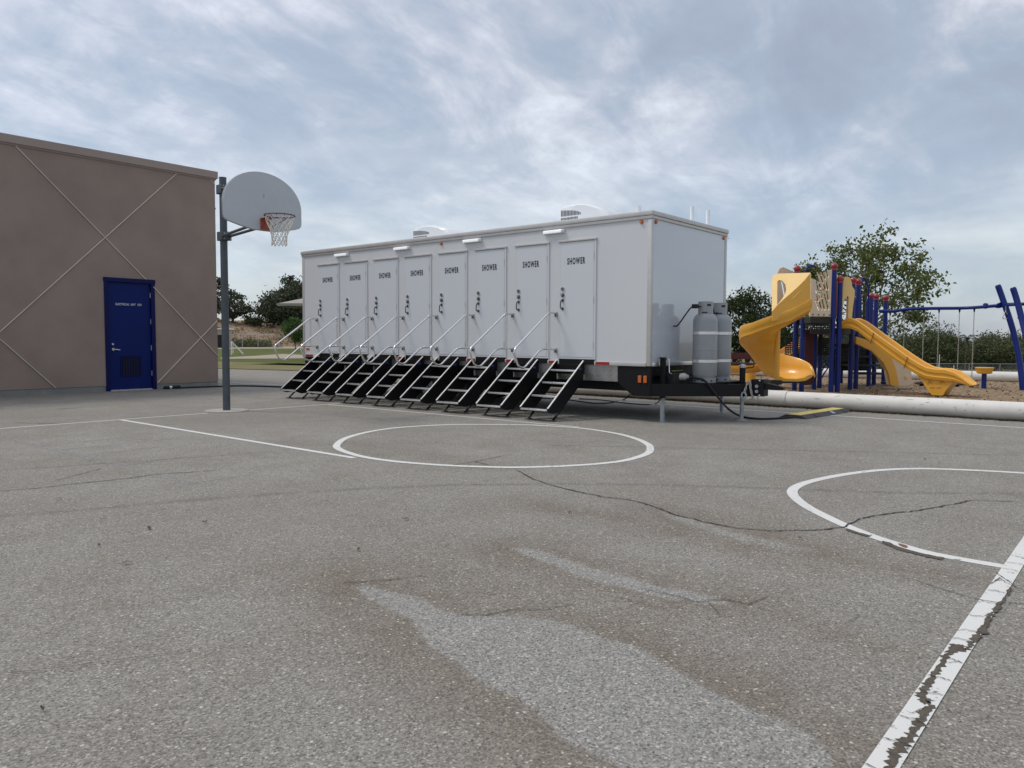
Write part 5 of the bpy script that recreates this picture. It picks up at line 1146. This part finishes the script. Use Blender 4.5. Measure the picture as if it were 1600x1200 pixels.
# curved chute at the back left with its pedestal
cp_ = spline([PD(1285, 512, 20.8), PD(1262, 527, 20.2), PD(1240, 541, 19.4), PD(1215, 558, 18.8), PD(1192, 568, 18.5), PD(1168, 571, 18.6), PD(1145, 571, 19.0)], 6)
loops = []
for i, p in enumerate(cp_):
    t = (cp_[min(i+1, len(cp_)-1)]-cp_[max(i-1, 0)]); t.z = 0; t.normalize(); o = Vector((-t.y, t.x, 0)); w_ = .21
    loops.append([p + o*(w_*cos(a)*k) + Vector((0, 0, w_*.9*sin(a)*k)) for k, rng in ((1.0, range(0, 11)), (0.92, range(10, -1, -1))) for a in [pi+pi*m/10 for m in rng]])
MB().loft(loops).build('curved_chute', YEL, PS, smooth=50)
MB().cyl(G(1172, 599, ZM), G(1172, 599, ZM)+Vector((0, 0, .30)), 0.15, n=18).build('chute_pedestal', YEL, PS, smooth=40)
for dz in (0, 0.17): MB().tube(spline([PD(1283, 592-dz*60, 19.8), PD(1288, 583-dz*60, 19.8), PD(1294, 574-dz*60, 19.8), PD(1297, 560-dz*60, 19.8)], 5), 0.018, 8).build('loop_rung', PBLU, PS, smooth=50)

# long maroon bench and a small pale sign far behind
bn = thing('bench', 'long maroon bench behind the yellow curved chute, beyond the far pipe', 'bench', PD(1170, 590, 27))
c = PD(1168, 567, 27); MB().box((c.x, c.y, 0.45), (1.5, 0.4, 0.06), YAW-pi/2).build('seat', PMAR, bn); MB().box((c.x+.2*E2.x, c.y+.2*E2.y, 0.72), (1.5, 0.05, 0.22), YAW-pi/2).build('backrest', PMAR, bn)
for s_ in (-.6, .6): MB().box((c.x+E1.x*s_, c.y+E1.y*s_, 0.2), (0.06, 0.3, 0.44), YAW-pi/2).build('leg', DARKG, bn)

# chain walk: beam, arch legs, hanging chains with stepping discs
CW = thing('chain_walk', 'blue overhead beam with hanging chains and stepping discs held by leaning blue legs', 'chain climber', SD(11, 19.4, ZM))
bp_ = [PD(1374, 486, 20.0), PD(1395, 486.5, 20.0), PD(1413, 483.8, 19.9), PD(1440, 482.2, 19.7), PD(1470, 481.8, 19.5), PD(1500, 481.5, 19.3), PD(1530, 480, 19.0), PD(1560, 477.5, 18.8), PD(1590, 475.5, 18.6), PD(1640, 473, 18.2)]
MB().tube(spline(bp_, 5), 0.042, 10).build('beam', PBLU, CW, smooth=50)
for x, r0, D in ((1391, 486.5, 20.0), (1413.5, 484, 19.9), (1444, 482.5, 19.7), (1467.5, 482, 19.5), (1499.5, 481.5, 19.3), (1522.5, 480.5, 19.1)):
    t_ = PD(x, r0, D); zb = 0.17
    MB().cyl((t_.x, t_.y, t_.z-.02), (t_.x, t_.y, t_.z-.11), 0.028, 0.014, 10).build('chain_hanger', PBLU, CW)
    mb = MB(); z = t_.z-.11; k = 0
    while z > zb+.05:
        d = E1 if k % 2 else E2; mb.tube([Vector((t_.x, t_.y, z-.028)) + d*(.011*cos(a)) + Vector((0, 0, .034*sin(a))) for a in [2*pi*m/8 for m in range(8)]], .0048, 4, closed=True); z -= .056; k += 1
    mb.build('chain', CHAIN, CW)
    MB().lathe((t_.x, t_.y, 0), [(.02, zb+.07), (.06, zb+.05), (.17, zb+.03), (.18, zb+.01), (.17, zb), (.05, zb-.02), (.05, 0.08)], 20).build('stepping_disc', PDECK, CW, smooth=40)
MB().tube([PD(1538, 478, 18.95), PD(1538.5, 478, 18.95)+E1*.05], 0.07, 14).build('collar', PBLU, CW, smooth=40)
l1 = spline([PD(1559.5, 447, 18.8), PD(1566, 465, 18.75), PD(1578, 500, 18.6), PD(1587, 533, 18.5), PD(1593, 565, 18.4), PD(1597, 595, 18.3), PD(1598, 612, 18.28)], 6)
l2 = spline([PD(1583, 451, 18.2), PD(1588.5, 468, 18.15), PD(1597, 500, 18.0), PD(1605, 533, 17.8), PD(1611, 565, 17.7), PD(1615, 595, 17.6), PD(1616, 614, 17.6)], 6)
for l in (l1, l2): MB().tube([l[0]+(l[0]-l[1]).normalized()*.03]+l, [0.05]+[0.067]*len(l), 12).build('leg', PBLU, CW, smooth=50)
MB().prism([PD(a, b, 18.74) for a, b in ((1556,477),(1560,474),(1572,469),(1574,478),(1562,481.5),(1557,481))], E2*.05).build('gusset', PBLU, CW)
MB().cyl(PD(1571, 476, 18.7), PD(1590, 475.3, 18.1), 0.045, n=10).build('cross_bar', PBLU, CW, smooth=40)
for x, D in ((1571.5, 18.6), (1595, 18.2)):
    t_ = PD(x, 485, D); MB().tube([t_+Vector((0, 0, .12)), t_], .008, 6).build('ring_strap', CHAIN, CW)
    MB().tube([t_, t_-E1*.07-Vector((0, 0, .17)), t_-E1*.05-Vector((0, 0, .2)), t_+E1*.05-Vector((0, 0, .2)), t_+E1*.07-Vector((0, 0, .17))], .012, 6, closed=True).build('trapeze_ring', STEEL, CW, smooth=50)
# pod seat
b = G(1537, 608, ZM); pdn = thing('pod_seat', 'round yellow pod seat on a blue post in the mulch', 'pod seat', b)
zt = PD(1537, 574, 18.7).z
MB().cyl((b.x, b.y, 0), (b.x, b.y, zt-.14), 0.055, n=14).build('post', PBLU, pdn, smooth=40)
MB().lathe((b.x, b.y, zt), [(.04, -.155), (.13, -.155), (.165, -.13), (.195, -.03), (.205, -.025), (.205, -.005), (.195, 0), (.05, .002)], 28).build('seat', YEL, pdn, smooth=35)

# ------------------------------------------------------------------ lawns, paths, hill
def sheet(name, pts, z, m, label):
    o = MB().add([(p[0], p[1], z) for p in pts], [tuple(range(len(pts)))]).build(name, m, fix=False)
    if o.data.polygons[0].normal.z < 0: o.data.flip_normals()
    return struct(o, label)
la = G(342, 576); lb = G(474, 580); ld = (lb-la).normalized(); lp_ = Vector((-ld.y, ld.x, 0)); lp_ = lp_ if lp_.dot(E2) > 0 else -lp_
def LW(t, d): return la + ld*t + lp_*d
sheet('lawn', [LW(-60, 0), LW(15, 0), LW(15, 90), LW(-60, 90)], 0.012, GRASS, 'green school lawn left of the trailer')
sheet('lawn', [LW(-60, 0), LW(15, 0), LW(15, 6), LW(-60, 7.5)], 0.020, DRYG, 'dry yellowed edge of the lawn by the asphalt')
sheet('dirt_path', [G(345, 561.5), G(420, 561), G(500, 560.5), G(500, 556), G(440, 553.5), G(400, 556.5), G(345, 559.5)], 0.03, SAND, 'pale dirt strip across the lawn')
sheet('dirt_path', [G(330, 545.5), G(600, 544), G(600, 539), G(330, 539)], 0.03, SAND, 'pale dirt road at the far edge of the lawn')
fn = Vector((-fdir.y, fdir.x, 0)); fn = fn if fn.dot(E2) > 0 else -fn
def slope_sheet(name, a, d0, d1, l0, l1, z, m, label):
    us = np.linspace(l0, l1, 60); vs = np.linspace(d0, d1, 50); pts = []
    for u in us:
        for v in vs:
            q = a+fdir*float(u)+fn*float(v); pts.append((q.x, q.y, float(terr(np.array(q.x), np.array(q.y)))+z))
    n_ = len(vs); o = MB().add(pts, [(i*n_+j, (i+1)*n_+j, (i+1)*n_+j+1, i*n_+j+1) for i in range(len(us)-1) for j in range(n_-1)]).build(name, m, smooth=180)
    if o.data.polygons[0].normal.z < 0: o.data.flip_normals()
    return struct(o, label)
slope_sheet('lawn', FP0, 0.2, 60, -20, 70, 0.02, GRASS, 'green lawn sloping away beyond the playground')
slope_sheet('dry_field', FP0, 60, 160, -60, 160, 0.02, DRYG, 'dry yellow grass beyond the far fence')
hm = ground_mat('hill_dirt', [(0.16, 0.11, 0.07), (0.27, 0.20, 0.135), (0.20, 0.16, 0.09)], 0.35, 0.6, 3, 0.06)
hs = np.linspace(-120, 40, 90); hdv = np.linspace(0, 90, 40)
HS, HD = np.meshgrid(hs, hdv, indexing='ij')
def hillz(S_, D_):
    f = np.clip(D_/38, 0, 1); f = f*f*(3-2*f)
    z = f*(4.6 + 0.8*np.sin(S_*.08+1) + 0.5*np.sin(S_*.23+D_*.11)) + 0.25*np.sin(S_*.5+D_*.3)*f + np.maximum(0, D_-40)*.02
    return z*np.clip((38-S_)/25, 0, 1) - .03
def hill_pt(s, D): v = SD(s, D); v.z = float(hillz(np.array(s), np.array(max(0, D-118.0)))); return v
HZ = hillz(HS, HD); co = [SD(float(a), float(b)+118, float(z)) for a, b, z in zip(HS.ravel(), HD.ravel(), HZ.ravel())]
ny = len(hdv); hill = MB().add(co, [(i*ny+j, (i+1)*ny+j, (i+1)*ny+j+1, i*ny+j+1) for i in range(len(hs)-1) for j in range(ny-1)]).build('hill', hm, smooth=180); struct(hill, 'brown dirt hillside behind the lawn at left')

# ------------------------------------------------------------------ vegetation
LG1 = leaf_mat('leaves_sycamore', (0.062, 0.090, 0.022), (0.205, 0.220, 0.070), 0.4)
LG2 = leaf_mat('leaves_dark', (0.026, 0.044, 0.014), (0.070, 0.098, 0.032), 0.25)
LG3 = leaf_mat('leaves_oak', (0.038, 0.052, 0.029), (0.098, 0.112, 0.062), 0.25)
LG4 = leaf_mat('leaves_olive', (0.060, 0.080, 0.034), (0.125, 0.140, 0.062), 0.3)
LG5 = leaf_mat('leaves_bright', (0.035, 0.085, 0.018), (0.085, 0.150, 0.035), 0.3)
LG6 = leaf_mat('leaves_scrub', (0.040, 0.050, 0.028), (0.085, 0.092, 0.055), 0.2)
def leaf_quads(cent, size, rng, flat=0.0):
    n = len(cent); a = rng.normal(size=(n, 3)); a[:, 2] *= (1-flat*.6); a /= np.linalg.norm(a, axis=1)[:, None]
    b = np.cross(a, rng.normal(size=(n, 3))); b /= np.linalg.norm(b, axis=1)[:, None]
    s_ = size*rng.uniform(.55, 1.25, n)[:, None]; w_ = s_*rng.uniform(.45, .75, n)[:, None]; nb = np.cross(a, b)*s_*.22
    return np.stack([cent-a*s_, cent-b*w_+nb, cent+a*s_, cent+b*w_+nb], 1).reshape(-1, 3)
def tree(name, label, base, H, W, crown0, nclus, nleaf, lsize, lm, seed, group=None, cat='tree', trunk_r=None, lump=0.35, shape=1.0, lean=(0, 0), cl=0.16, fork=0.35, limbs=True, skew=0.0):
    rng = np.random.default_rng(seed); rn = random.Random(seed)
    base = Vector(base); H = H-base.z; t = thing(name, label, cat, base, group); tr = trunk_r or H*.022
    zc0 = crown0*H; Hc = H-zc0; c = np.array([base.x+lean[0], base.y+lean[1], base.z+zc0+Hc*.48])
    # cluster centres: lumpy ellipsoid, denser to the outside
    C = []
    lob = rng.normal(size=(7, 3)); lob /= np.linalg.norm(lob, axis=1)[:, None]; amp = rng.uniform(-lump, lump*.7, 7)
    while len(C) < nclus:
        d = rng.normal(size=3); d /= np.linalg.norm(d); k = rng.uniform(.25, 1)**.45
        s_ = 1+sum(a*max(0, float(d@l))**3 for a, l in zip(amp, lob))
        p = d*k*s_*np.array([W/2, W/2, Hc/2])
        if shape != 1.0: f = 1-(p[2]/(Hc/2))*(1-shape)*.5; p[0] *= f; p[1] *= f
        C.append(c+p)
    C = np.array(C)
    nl = max(1, nleaf//nclus); sc = cl*W
    pts = (C[:, None, :] + rng.normal(size=(nclus, nl, 3))*sc*rng.uniform(.55, 1.2, (nclus, 1, 1))*np.array([1, 1, .72])).reshape(-1, 3)
    cr = quads('crown', leaf_quads(pts, lsize, rng)-np.array(base), lm); cr.parent = t
    mb = MB(); top = Vector(c)+Vector((0, 0, Hc*.32)); fk = base+Vector((lean[0]*.3, lean[1]*.3, zc0+Hc*fork*.4))
    tp = spline([base-Vector((0, 0, .1)), base.lerp(fk, .5)+Vector((rn.gauss(0, tr*.6), rn.gauss(0, tr*.6), 0)), fk, fk.lerp(top, .5)+Vector((rn.gauss(0, W*.02), rn.gauss(0, W*.02), 0)), top], 4)
    m = len(tp); mb.tube(tp, [tr*(1.25 if i == 0 else 1-.9*i/(m-1)) for i in range(m)], 8)
    if limbs:
        for k in range(min(nclus, 46)):
            e = Vector(C[k]); j = rn.randint(int(m*.35), m-2); a = tp[j]
            if e.z < a.z: a = tp[max(int(m*.3), j-3)]
            mid = a.lerp(e, .5)+Vector((rn.gauss(0, W*.03), rn.gauss(0, W*.03), W*.03)); r0 = tr*rn.uniform(.22, .42)
            mb.tube(spline([a, mid, e], 4), [r0*(1-.85*i/8) for i in range(9)], 5)
    mb.build('trunk', BARK, t, smooth=60); return t
def at_ground(px, D): p = PD(px, 560, D); return Vector((p.x, p.y, float(terr(np.array(p.x), np.array(p.y)))))
def ht(row, D): return zat(row, D)
# right of the trailer
tree('sycamore_tree', 'large open sycamore with pale green leaves rising behind the play structure', at_ground(1348, 34), ht(354, 34), 6.2, 0.22, 112, 9400, 0.085, LG1, 23, lump=.45, cl=.046, trunk_r=.13, shape=.8, fork=.2)
tree('broadleaf_tree', 'dark dense tree between the trailer front and the spiral slide', at_ground(1166, 40), ht(442, 40), 3.6, 0.14, 80, 9000, 0.085, LG2, 5, lump=.35, cl=.085, trunk_r=.16)
tree('broadleaf_tree', 'dark green tree behind the spiral slide and its hood', at_ground(1222, 44), ht(462, 44), 2.6, 0.12, 60, 5000, 0.09, LG2, 8, lump=.3, cl=.10, trunk_r=.14)
tree('broadleaf_tree', 'dark tree showing between the blue play structure posts', at_ground(1300, 80), ht(512, 80), 6.5, 0.1, 60, 4500, 0.17, LG6, 31, cl=.11)
tree('broadleaf_tree', 'rounded olive green tree beyond the fence behind the hanging chains', at_ground(1456, 100), ht(516, 100), 7.4, 0.16, 90, 8500, 0.15, LG4, 13, lump=.25, cl=.085, trunk_r=.17)
tree('broadleaf_tree', 'rounded olive green tree beyond the fence behind the pod seat', at_ground(1554, 100), ht(525, 100), 7.0, 0.16, 90, 8000, 0.15, LG4, 14, lump=.25, cl=.085, trunk_r=.17)
tree('bare_tree', 'thin sparse treetop poking above the rounded olive tree', at_ground(1466, 108), ht(498, 108), 4.0, 0.55, 26, 420, 0.14, LG6, 15, lump=.3, cl=.08, trunk_r=.13)
tree('bare_tree', 'thin twiggy treetop near the leaning blue legs', at_ground(1548, 110), ht(511, 110), 5.2, 0.6, 26, 320, 0.14, LG6, 16, lump=.3, cl=.07, trunk_r=.13)
k = 0
DL = ['directly behind the straight slide', 'left of the rounded olive tree', 'behind the third chain', 'just left of the small palm', 'right of the small palm', 'above the pod seat', 'behind the leaning legs', 'at the right picture edge', 'behind the play decks', 'below the lattice panel']
for px, row, wd in ((1398, 528, 8), (1424, 523, 9), (1488, 529, 8), (1503, 533, 7), (1528, 524, 7), (1572, 534, 8), (1594, 521, 9), (1640, 528, 11), (1345, 530, 10), (1262, 526, 10)):
    D = 122+(k*7) % 17; tree('scrub_tree', 'dark scrubby tree of the far tree line ' + DL[k], at_ground(px, D), ht(row, D), wd, 0.0, 80, 5200, 0.22, (LG6, LG4, LG3, LG6, LG4)[k % 5], 40+k, 'trees of the far tree line', cl=.085, lump=.65, limbs=False); k += 1
for px, wd, D in ((1392, 6, 106), (1428, 7, 112), (1490, 7, 109), (1522, 6.5, 112), (1585, 7, 108), (1625, 8, 106)):
    p = at_ground(px, D); tree('bush', 'low dark bush under the far trees ' + {1392: 'beside the straight slide', 1428: 'left of the chains', 1490: 'between the middle chains', 1522: 'left of the pod seat', 1585: 'right of the pod seat', 1625: 'at the right edge'}[px], p, p.z+2.9, wd, 0.0, 46, 3000, 0.17, LG2, 60+px, 'bushes under the far trees', 'bush', .05, cl=.13, limbs=False)
pt = thing('palm_tree', 'small palm tree far behind the hanging chains', 'palm tree', at_ground(1510, 104)); pb = at_ground(1510, 104); pz = ht(526, 104)-pb.z
MB().tube([pb, pb+Vector((0, 0, pz))], [.22, .16], 8).build('trunk', BARK, pt)
for q_ in range(13):
    a = 2*pi*q_/13; el = random.uniform(.1, 1.1); d = Vector((cos(a), sin(a), 0)); L_ = 1.7; mb = MB(); ax = [pb+Vector((0, 0, pz)) + d*(L_*u*cos(el)) + Vector((0, 0, L_*(u*sin(el)-.75*u*u))) for u in (0, .25, .5, .75, 1)]
    s2 = Vector((-d.y, d.x, 0)); loopv = []
    for i in range(4):
        for s_ in (-1, 1):
            for f in range(4): p = ax[i].lerp(ax[i+1], f/4); mb.add([p, p+s2*(s_*.32)+d*.12-Vector((0, 0, .16)), p+d*.07], [(0, 1, 2)])
    mb.build('frond', LG6, pt, fix=False)
# left of the trailer
oak = hill_pt
def hb(px, D): s = (px-800)/F_PX*D; return hill_pt(s, D)
tree('oak_tree', 'sparse oak with see-through crown behind the hoop pole', hb(366, 150), 10.5, 9.0, 0.10, 44, 2300, 0.24, LG3, 71, lump=.6, cl=.045, trunk_r=.3, fork=.1)
tree('oak_tree', 'dark oak partly hidden by the brown building corner', hb(338, 152), 13.0, 7.0, 0.1, 50, 2400, 0.27, LG3, 78, lump=.5, cl=.07, trunk_r=.3)
tree('oak_tree', 'big dark oak left of the trailer with a full rounded crown', hb(440, 152), 10.0, 9.0, 0.02, 110, 9000, 0.28, LG3, 72, lump=.25, cl=.09, trunk_r=.4, limbs=True)
tree('oak_tree', 'tallest dark oak, its top just left of the trailer roof', hb(452, 160), 14.2, 6.5, 0.05, 80, 6000, 0.28, LG3, 73, lump=.5, cl=.10, trunk_r=.35)
tree('oak_tree', 'dark oak mostly hidden behind the rear edge of the trailer', hb(484, 156), 13.0, 9.5, 0.03, 100, 7000, 0.30, LG3, 74, lump=.3, cl=.09, trunk_r=.4)
tree('oak_tree', 'slim dark treetop between the sparse oak and the tallest oak', hb(427, 158), 10.8, 3.2, 0.15, 24, 1100, 0.26, LG3, 77, lump=.5, cl=.11, trunk_r=.2)
tree('shrub', 'small round dark shrub on the hilltop between the oaks', hb(399, 150), 5.5, 3.3, 0.0, 40, 2400, 0.18, LG4, 75, 'none' and None, 'shrub', .08, cl=.13, limbs=False)
p = at_ground(463, 78); tree('ornamental_tree', 'small bright green lollipop tree beside the rear steps of the trailer', p, ht(500, 78), 2.5, 0.28, 60, 4200, 0.085, LG5, 76, lump=.15, cl=.11, trunk_r=.06, limbs=False)
rgrp = 'dry brush clumps on the hillside'
for i, (px, D, hh) in enumerate(((352, 138, 1.6), (372, 140, 1.3), (392, 139, 1.0), (412, 141, .9), (470, 140, 1.5), (455, 143, 1.2), (480, 146, 1.6), (345, 142, 1.8))):
    pass
bs = MB()
cl_ = np.array([list(hb(random.uniform(330, 520), random.uniform(122, 155))) for _ in range(260)]); ptsb = (cl_[:, None, :]+RNG.normal(size=(260, 24, 3))*np.array([.5, .5, .18])+np.array([0, 0, .2])).reshape(-1, 3)
bo = quads('dry_brush', leaf_quads(ptsb, .13, RNG), leaf_mat('brush_mix', (0.15, 0.095, 0.055), (0.26, 0.19, 0.11), .1)); tag(bo, 'dry brown brush covering the hillside at left', 'brush', kind='stuff')
# low green growth and debris at the hill foot
ptsb = (np.array([list(PD(random.uniform(345, 420), 530, random.uniform(112, 117))[:2])+[0.3] for _ in range(160)])[:, None, :]+RNG.normal(size=(160, 26, 3))*np.array([.6, .6, .45])).reshape(-1, 3); ptsb[:, 2] = np.abs(ptsb[:, 2])
bo = quads('weeds', leaf_quads(ptsb, .13, RNG), LG4); tag(bo, 'green weeds along the wire fence at the foot of the hill', 'weeds', kind='stuff')

# ------------------------------------------------------------------ fences and small far things
def chain_fence(a, b, h, step, label, wires=True, r=.035):
    a = Vector(a); b = Vector(b); d = b-a; L_ = d.length; d.normalize(); f = thing('chain_link_fence', label, 'fence', a); n = int(L_/step)
    for i in range(n+1):
        p = a+d*(i*step); MB().cyl(p, p+Vector((0, 0, h)), r, n=6).build('fence_post', GALV, f)
    MB().tube([a+Vector((0, 0, h)), b+Vector((0, 0, h))], r*.8, 6).build('top_rail', GALV, f)
    if wires:
        mb = MB(); s_ = .2; m = int(L_/s_)
        for i in range(m):
            p = a+d*(i*s_)
            for sg in (1, -1):
                e = p+d*(sg*h); 
                if 0 <= (e-a).dot(d) <= L_: mb.tube([p, e+Vector((0, 0, h))], .0035, 3, caps=False)
        o = mb.build('wire_mesh', GALV, f); o['kind'] = 'stuff'
chain_fence(at_ground(1130, 80), at_ground(1660, 80), 1.4, 3.2, 'grey chain link fence across the grass beyond the playground')
chain_fence(at_ground(330, 108), at_ground(424, 108), 1.9, 2.2, 'wire fence with thin posts at the foot of the brown hill', False, .04)
# lattice backstop of weathered boards
lk = thing('lattice_frame', 'weathered brown lattice frame standing at the foot of the hill', 'lattice', at_ground(436, 108)); b0 = at_ground(430, 108)
x0_, x1_ = at_ground(430.5, 108), at_ground(441.5, 108); z0_, z1_ = ht(534, 108), ht(512, 108)
for k in range(7):
    p = x0_.lerp(x1_, k/6); MB().bar((p.x, p.y, 0.0), (p.x, p.y, z1_), .05, .05).build('slat', WOODP, lk)
for k in range(6):
    z = .25+(z1_-.25)*k/5; MB().bar((x0_.x, x0_.y, z)-E2*.05 if False else Vector((x0_.x, x0_.y, z))-E2*.06, Vector((x1_.x, x1_.y, z))-E2*.06, .05, .05).build('slat', WOODP, lk)
# picnic shelter canopy
cpx = at_ground(505, 45); cn = thing('shade_canopy', 'cream shade canopy with sloping roof sticking out behind the trailer', 'canopy', cpx)
ze = ht(479.5, 45); hw = 2.02; c_ = [(-1, -1), (1, -1), (1, 1), (-1, 1)]
lo = [cpx + (E1*a+E2*b_)*hw + Vector((0, 0, ze)) for a, b_ in c_]; ap = cpx+Vector((0, 0, ze+.62))
MB().add([*lo, ap, *[v-Vector((0, 0, .05)) for v in lo], ap-Vector((0, 0, .05))], [(0, 1, 4), (1, 2, 4), (2, 3, 4), (3, 0, 4), (6, 5, 9), (7, 6, 9), (8, 7, 9), (5, 8, 9)]).build('roof', CANV, cn)
em = MB()
for i in range(4): em.bar(lo[i]-Vector((0, 0, .06)), lo[(i+1) % 4]-Vector((0, 0, .06)), .08, .14)
em.build('eave_beam', CANV, cn); MB().cyl(cpx, ap-Vector((0, 0, .06)), .09, n=10).build('post', GALV, cn)
# small shed and a soccer goal
sb = at_ground(341, 104); sh = thing('equipment_shed', 'small pale shed with white roof beside the brown building corner', 'shed', sb)
zs = ht(518, 104); MB().box(sb+Vector((0, 0, zs/2)), (3.0, 2.0, zs), YAW-pi/2).build('wall', mat('shed_wall', (0.40, 0.34, 0.29), .8), sh); MB().box(sb+Vector((0, 0, zs+.08)), (3.5, 2.5, .16), YAW-pi/2).build('roof', PLAST, sh)
MB().box(sb+E1*.75-E2*1.01+Vector((0, 0, .9)), (.9, .04, 1.75), YAW-pi/2).build('doorway', BLKM, sh)
sg0 = at_ground(363, 62); sg = thing('soccer_goal', 'small white soccer goal frame standing on the lawn', 'soccer goal', sg0); a_ = at_ground(362, 60); b_ = at_ground(364.5, 66); zg = ht(538, 62)
bk = E1*.9; MB().tube(rounded([a_, a_+Vector((0, 0, zg)), b_+Vector((0, 0, zg)), b_], .08), .04, 8).build('goal_frame', PLAST, sg, smooth=50)
nt_ = MB()
for k in range(9):
    p = a_.lerp(b_, k/8); nt_.tube([p+Vector((0, 0, zg)), p+bk], .006, 3)
    q0 = k/8; nt_.tube([a_+Vector((0, 0, zg))*(1-q0)+bk*q0, b_+Vector((0, 0, zg))*(1-q0)+bk*q0], .006, 3)
nt_.build('goal_net', NETM, sg)
for px, D, r0, lab in ((1468, 70, 552, 'thin pale stake standing in the grass behind the straight slide'), (1491, 70, 569, 'short pale stake in the grass behind the slide exit')):
    b0 = at_ground(px, D); o = MB().cyl(b0, b0+Vector((0, 0, ht(r0, D)-b0.z)), .035, n=8).build('stake', JOINT); tag(o, lab, 'stake')
p = at_ground(1413, 100); bt = thing('maroon_shed', 'low maroon shed roof far behind the trailer front', 'shed', at_ground(1150, 80))
c = at_ground(1152, 80); MB().box(c+Vector((0, 0, .55)), (3.2, 2, 1.1), YAW-pi/2).build('wall', PMAR, bt); MB().box(c+Vector((0, 0, 1.16)), (3.6, 2.4, .1), YAW-pi/2).build('roof', DARKG, bt)
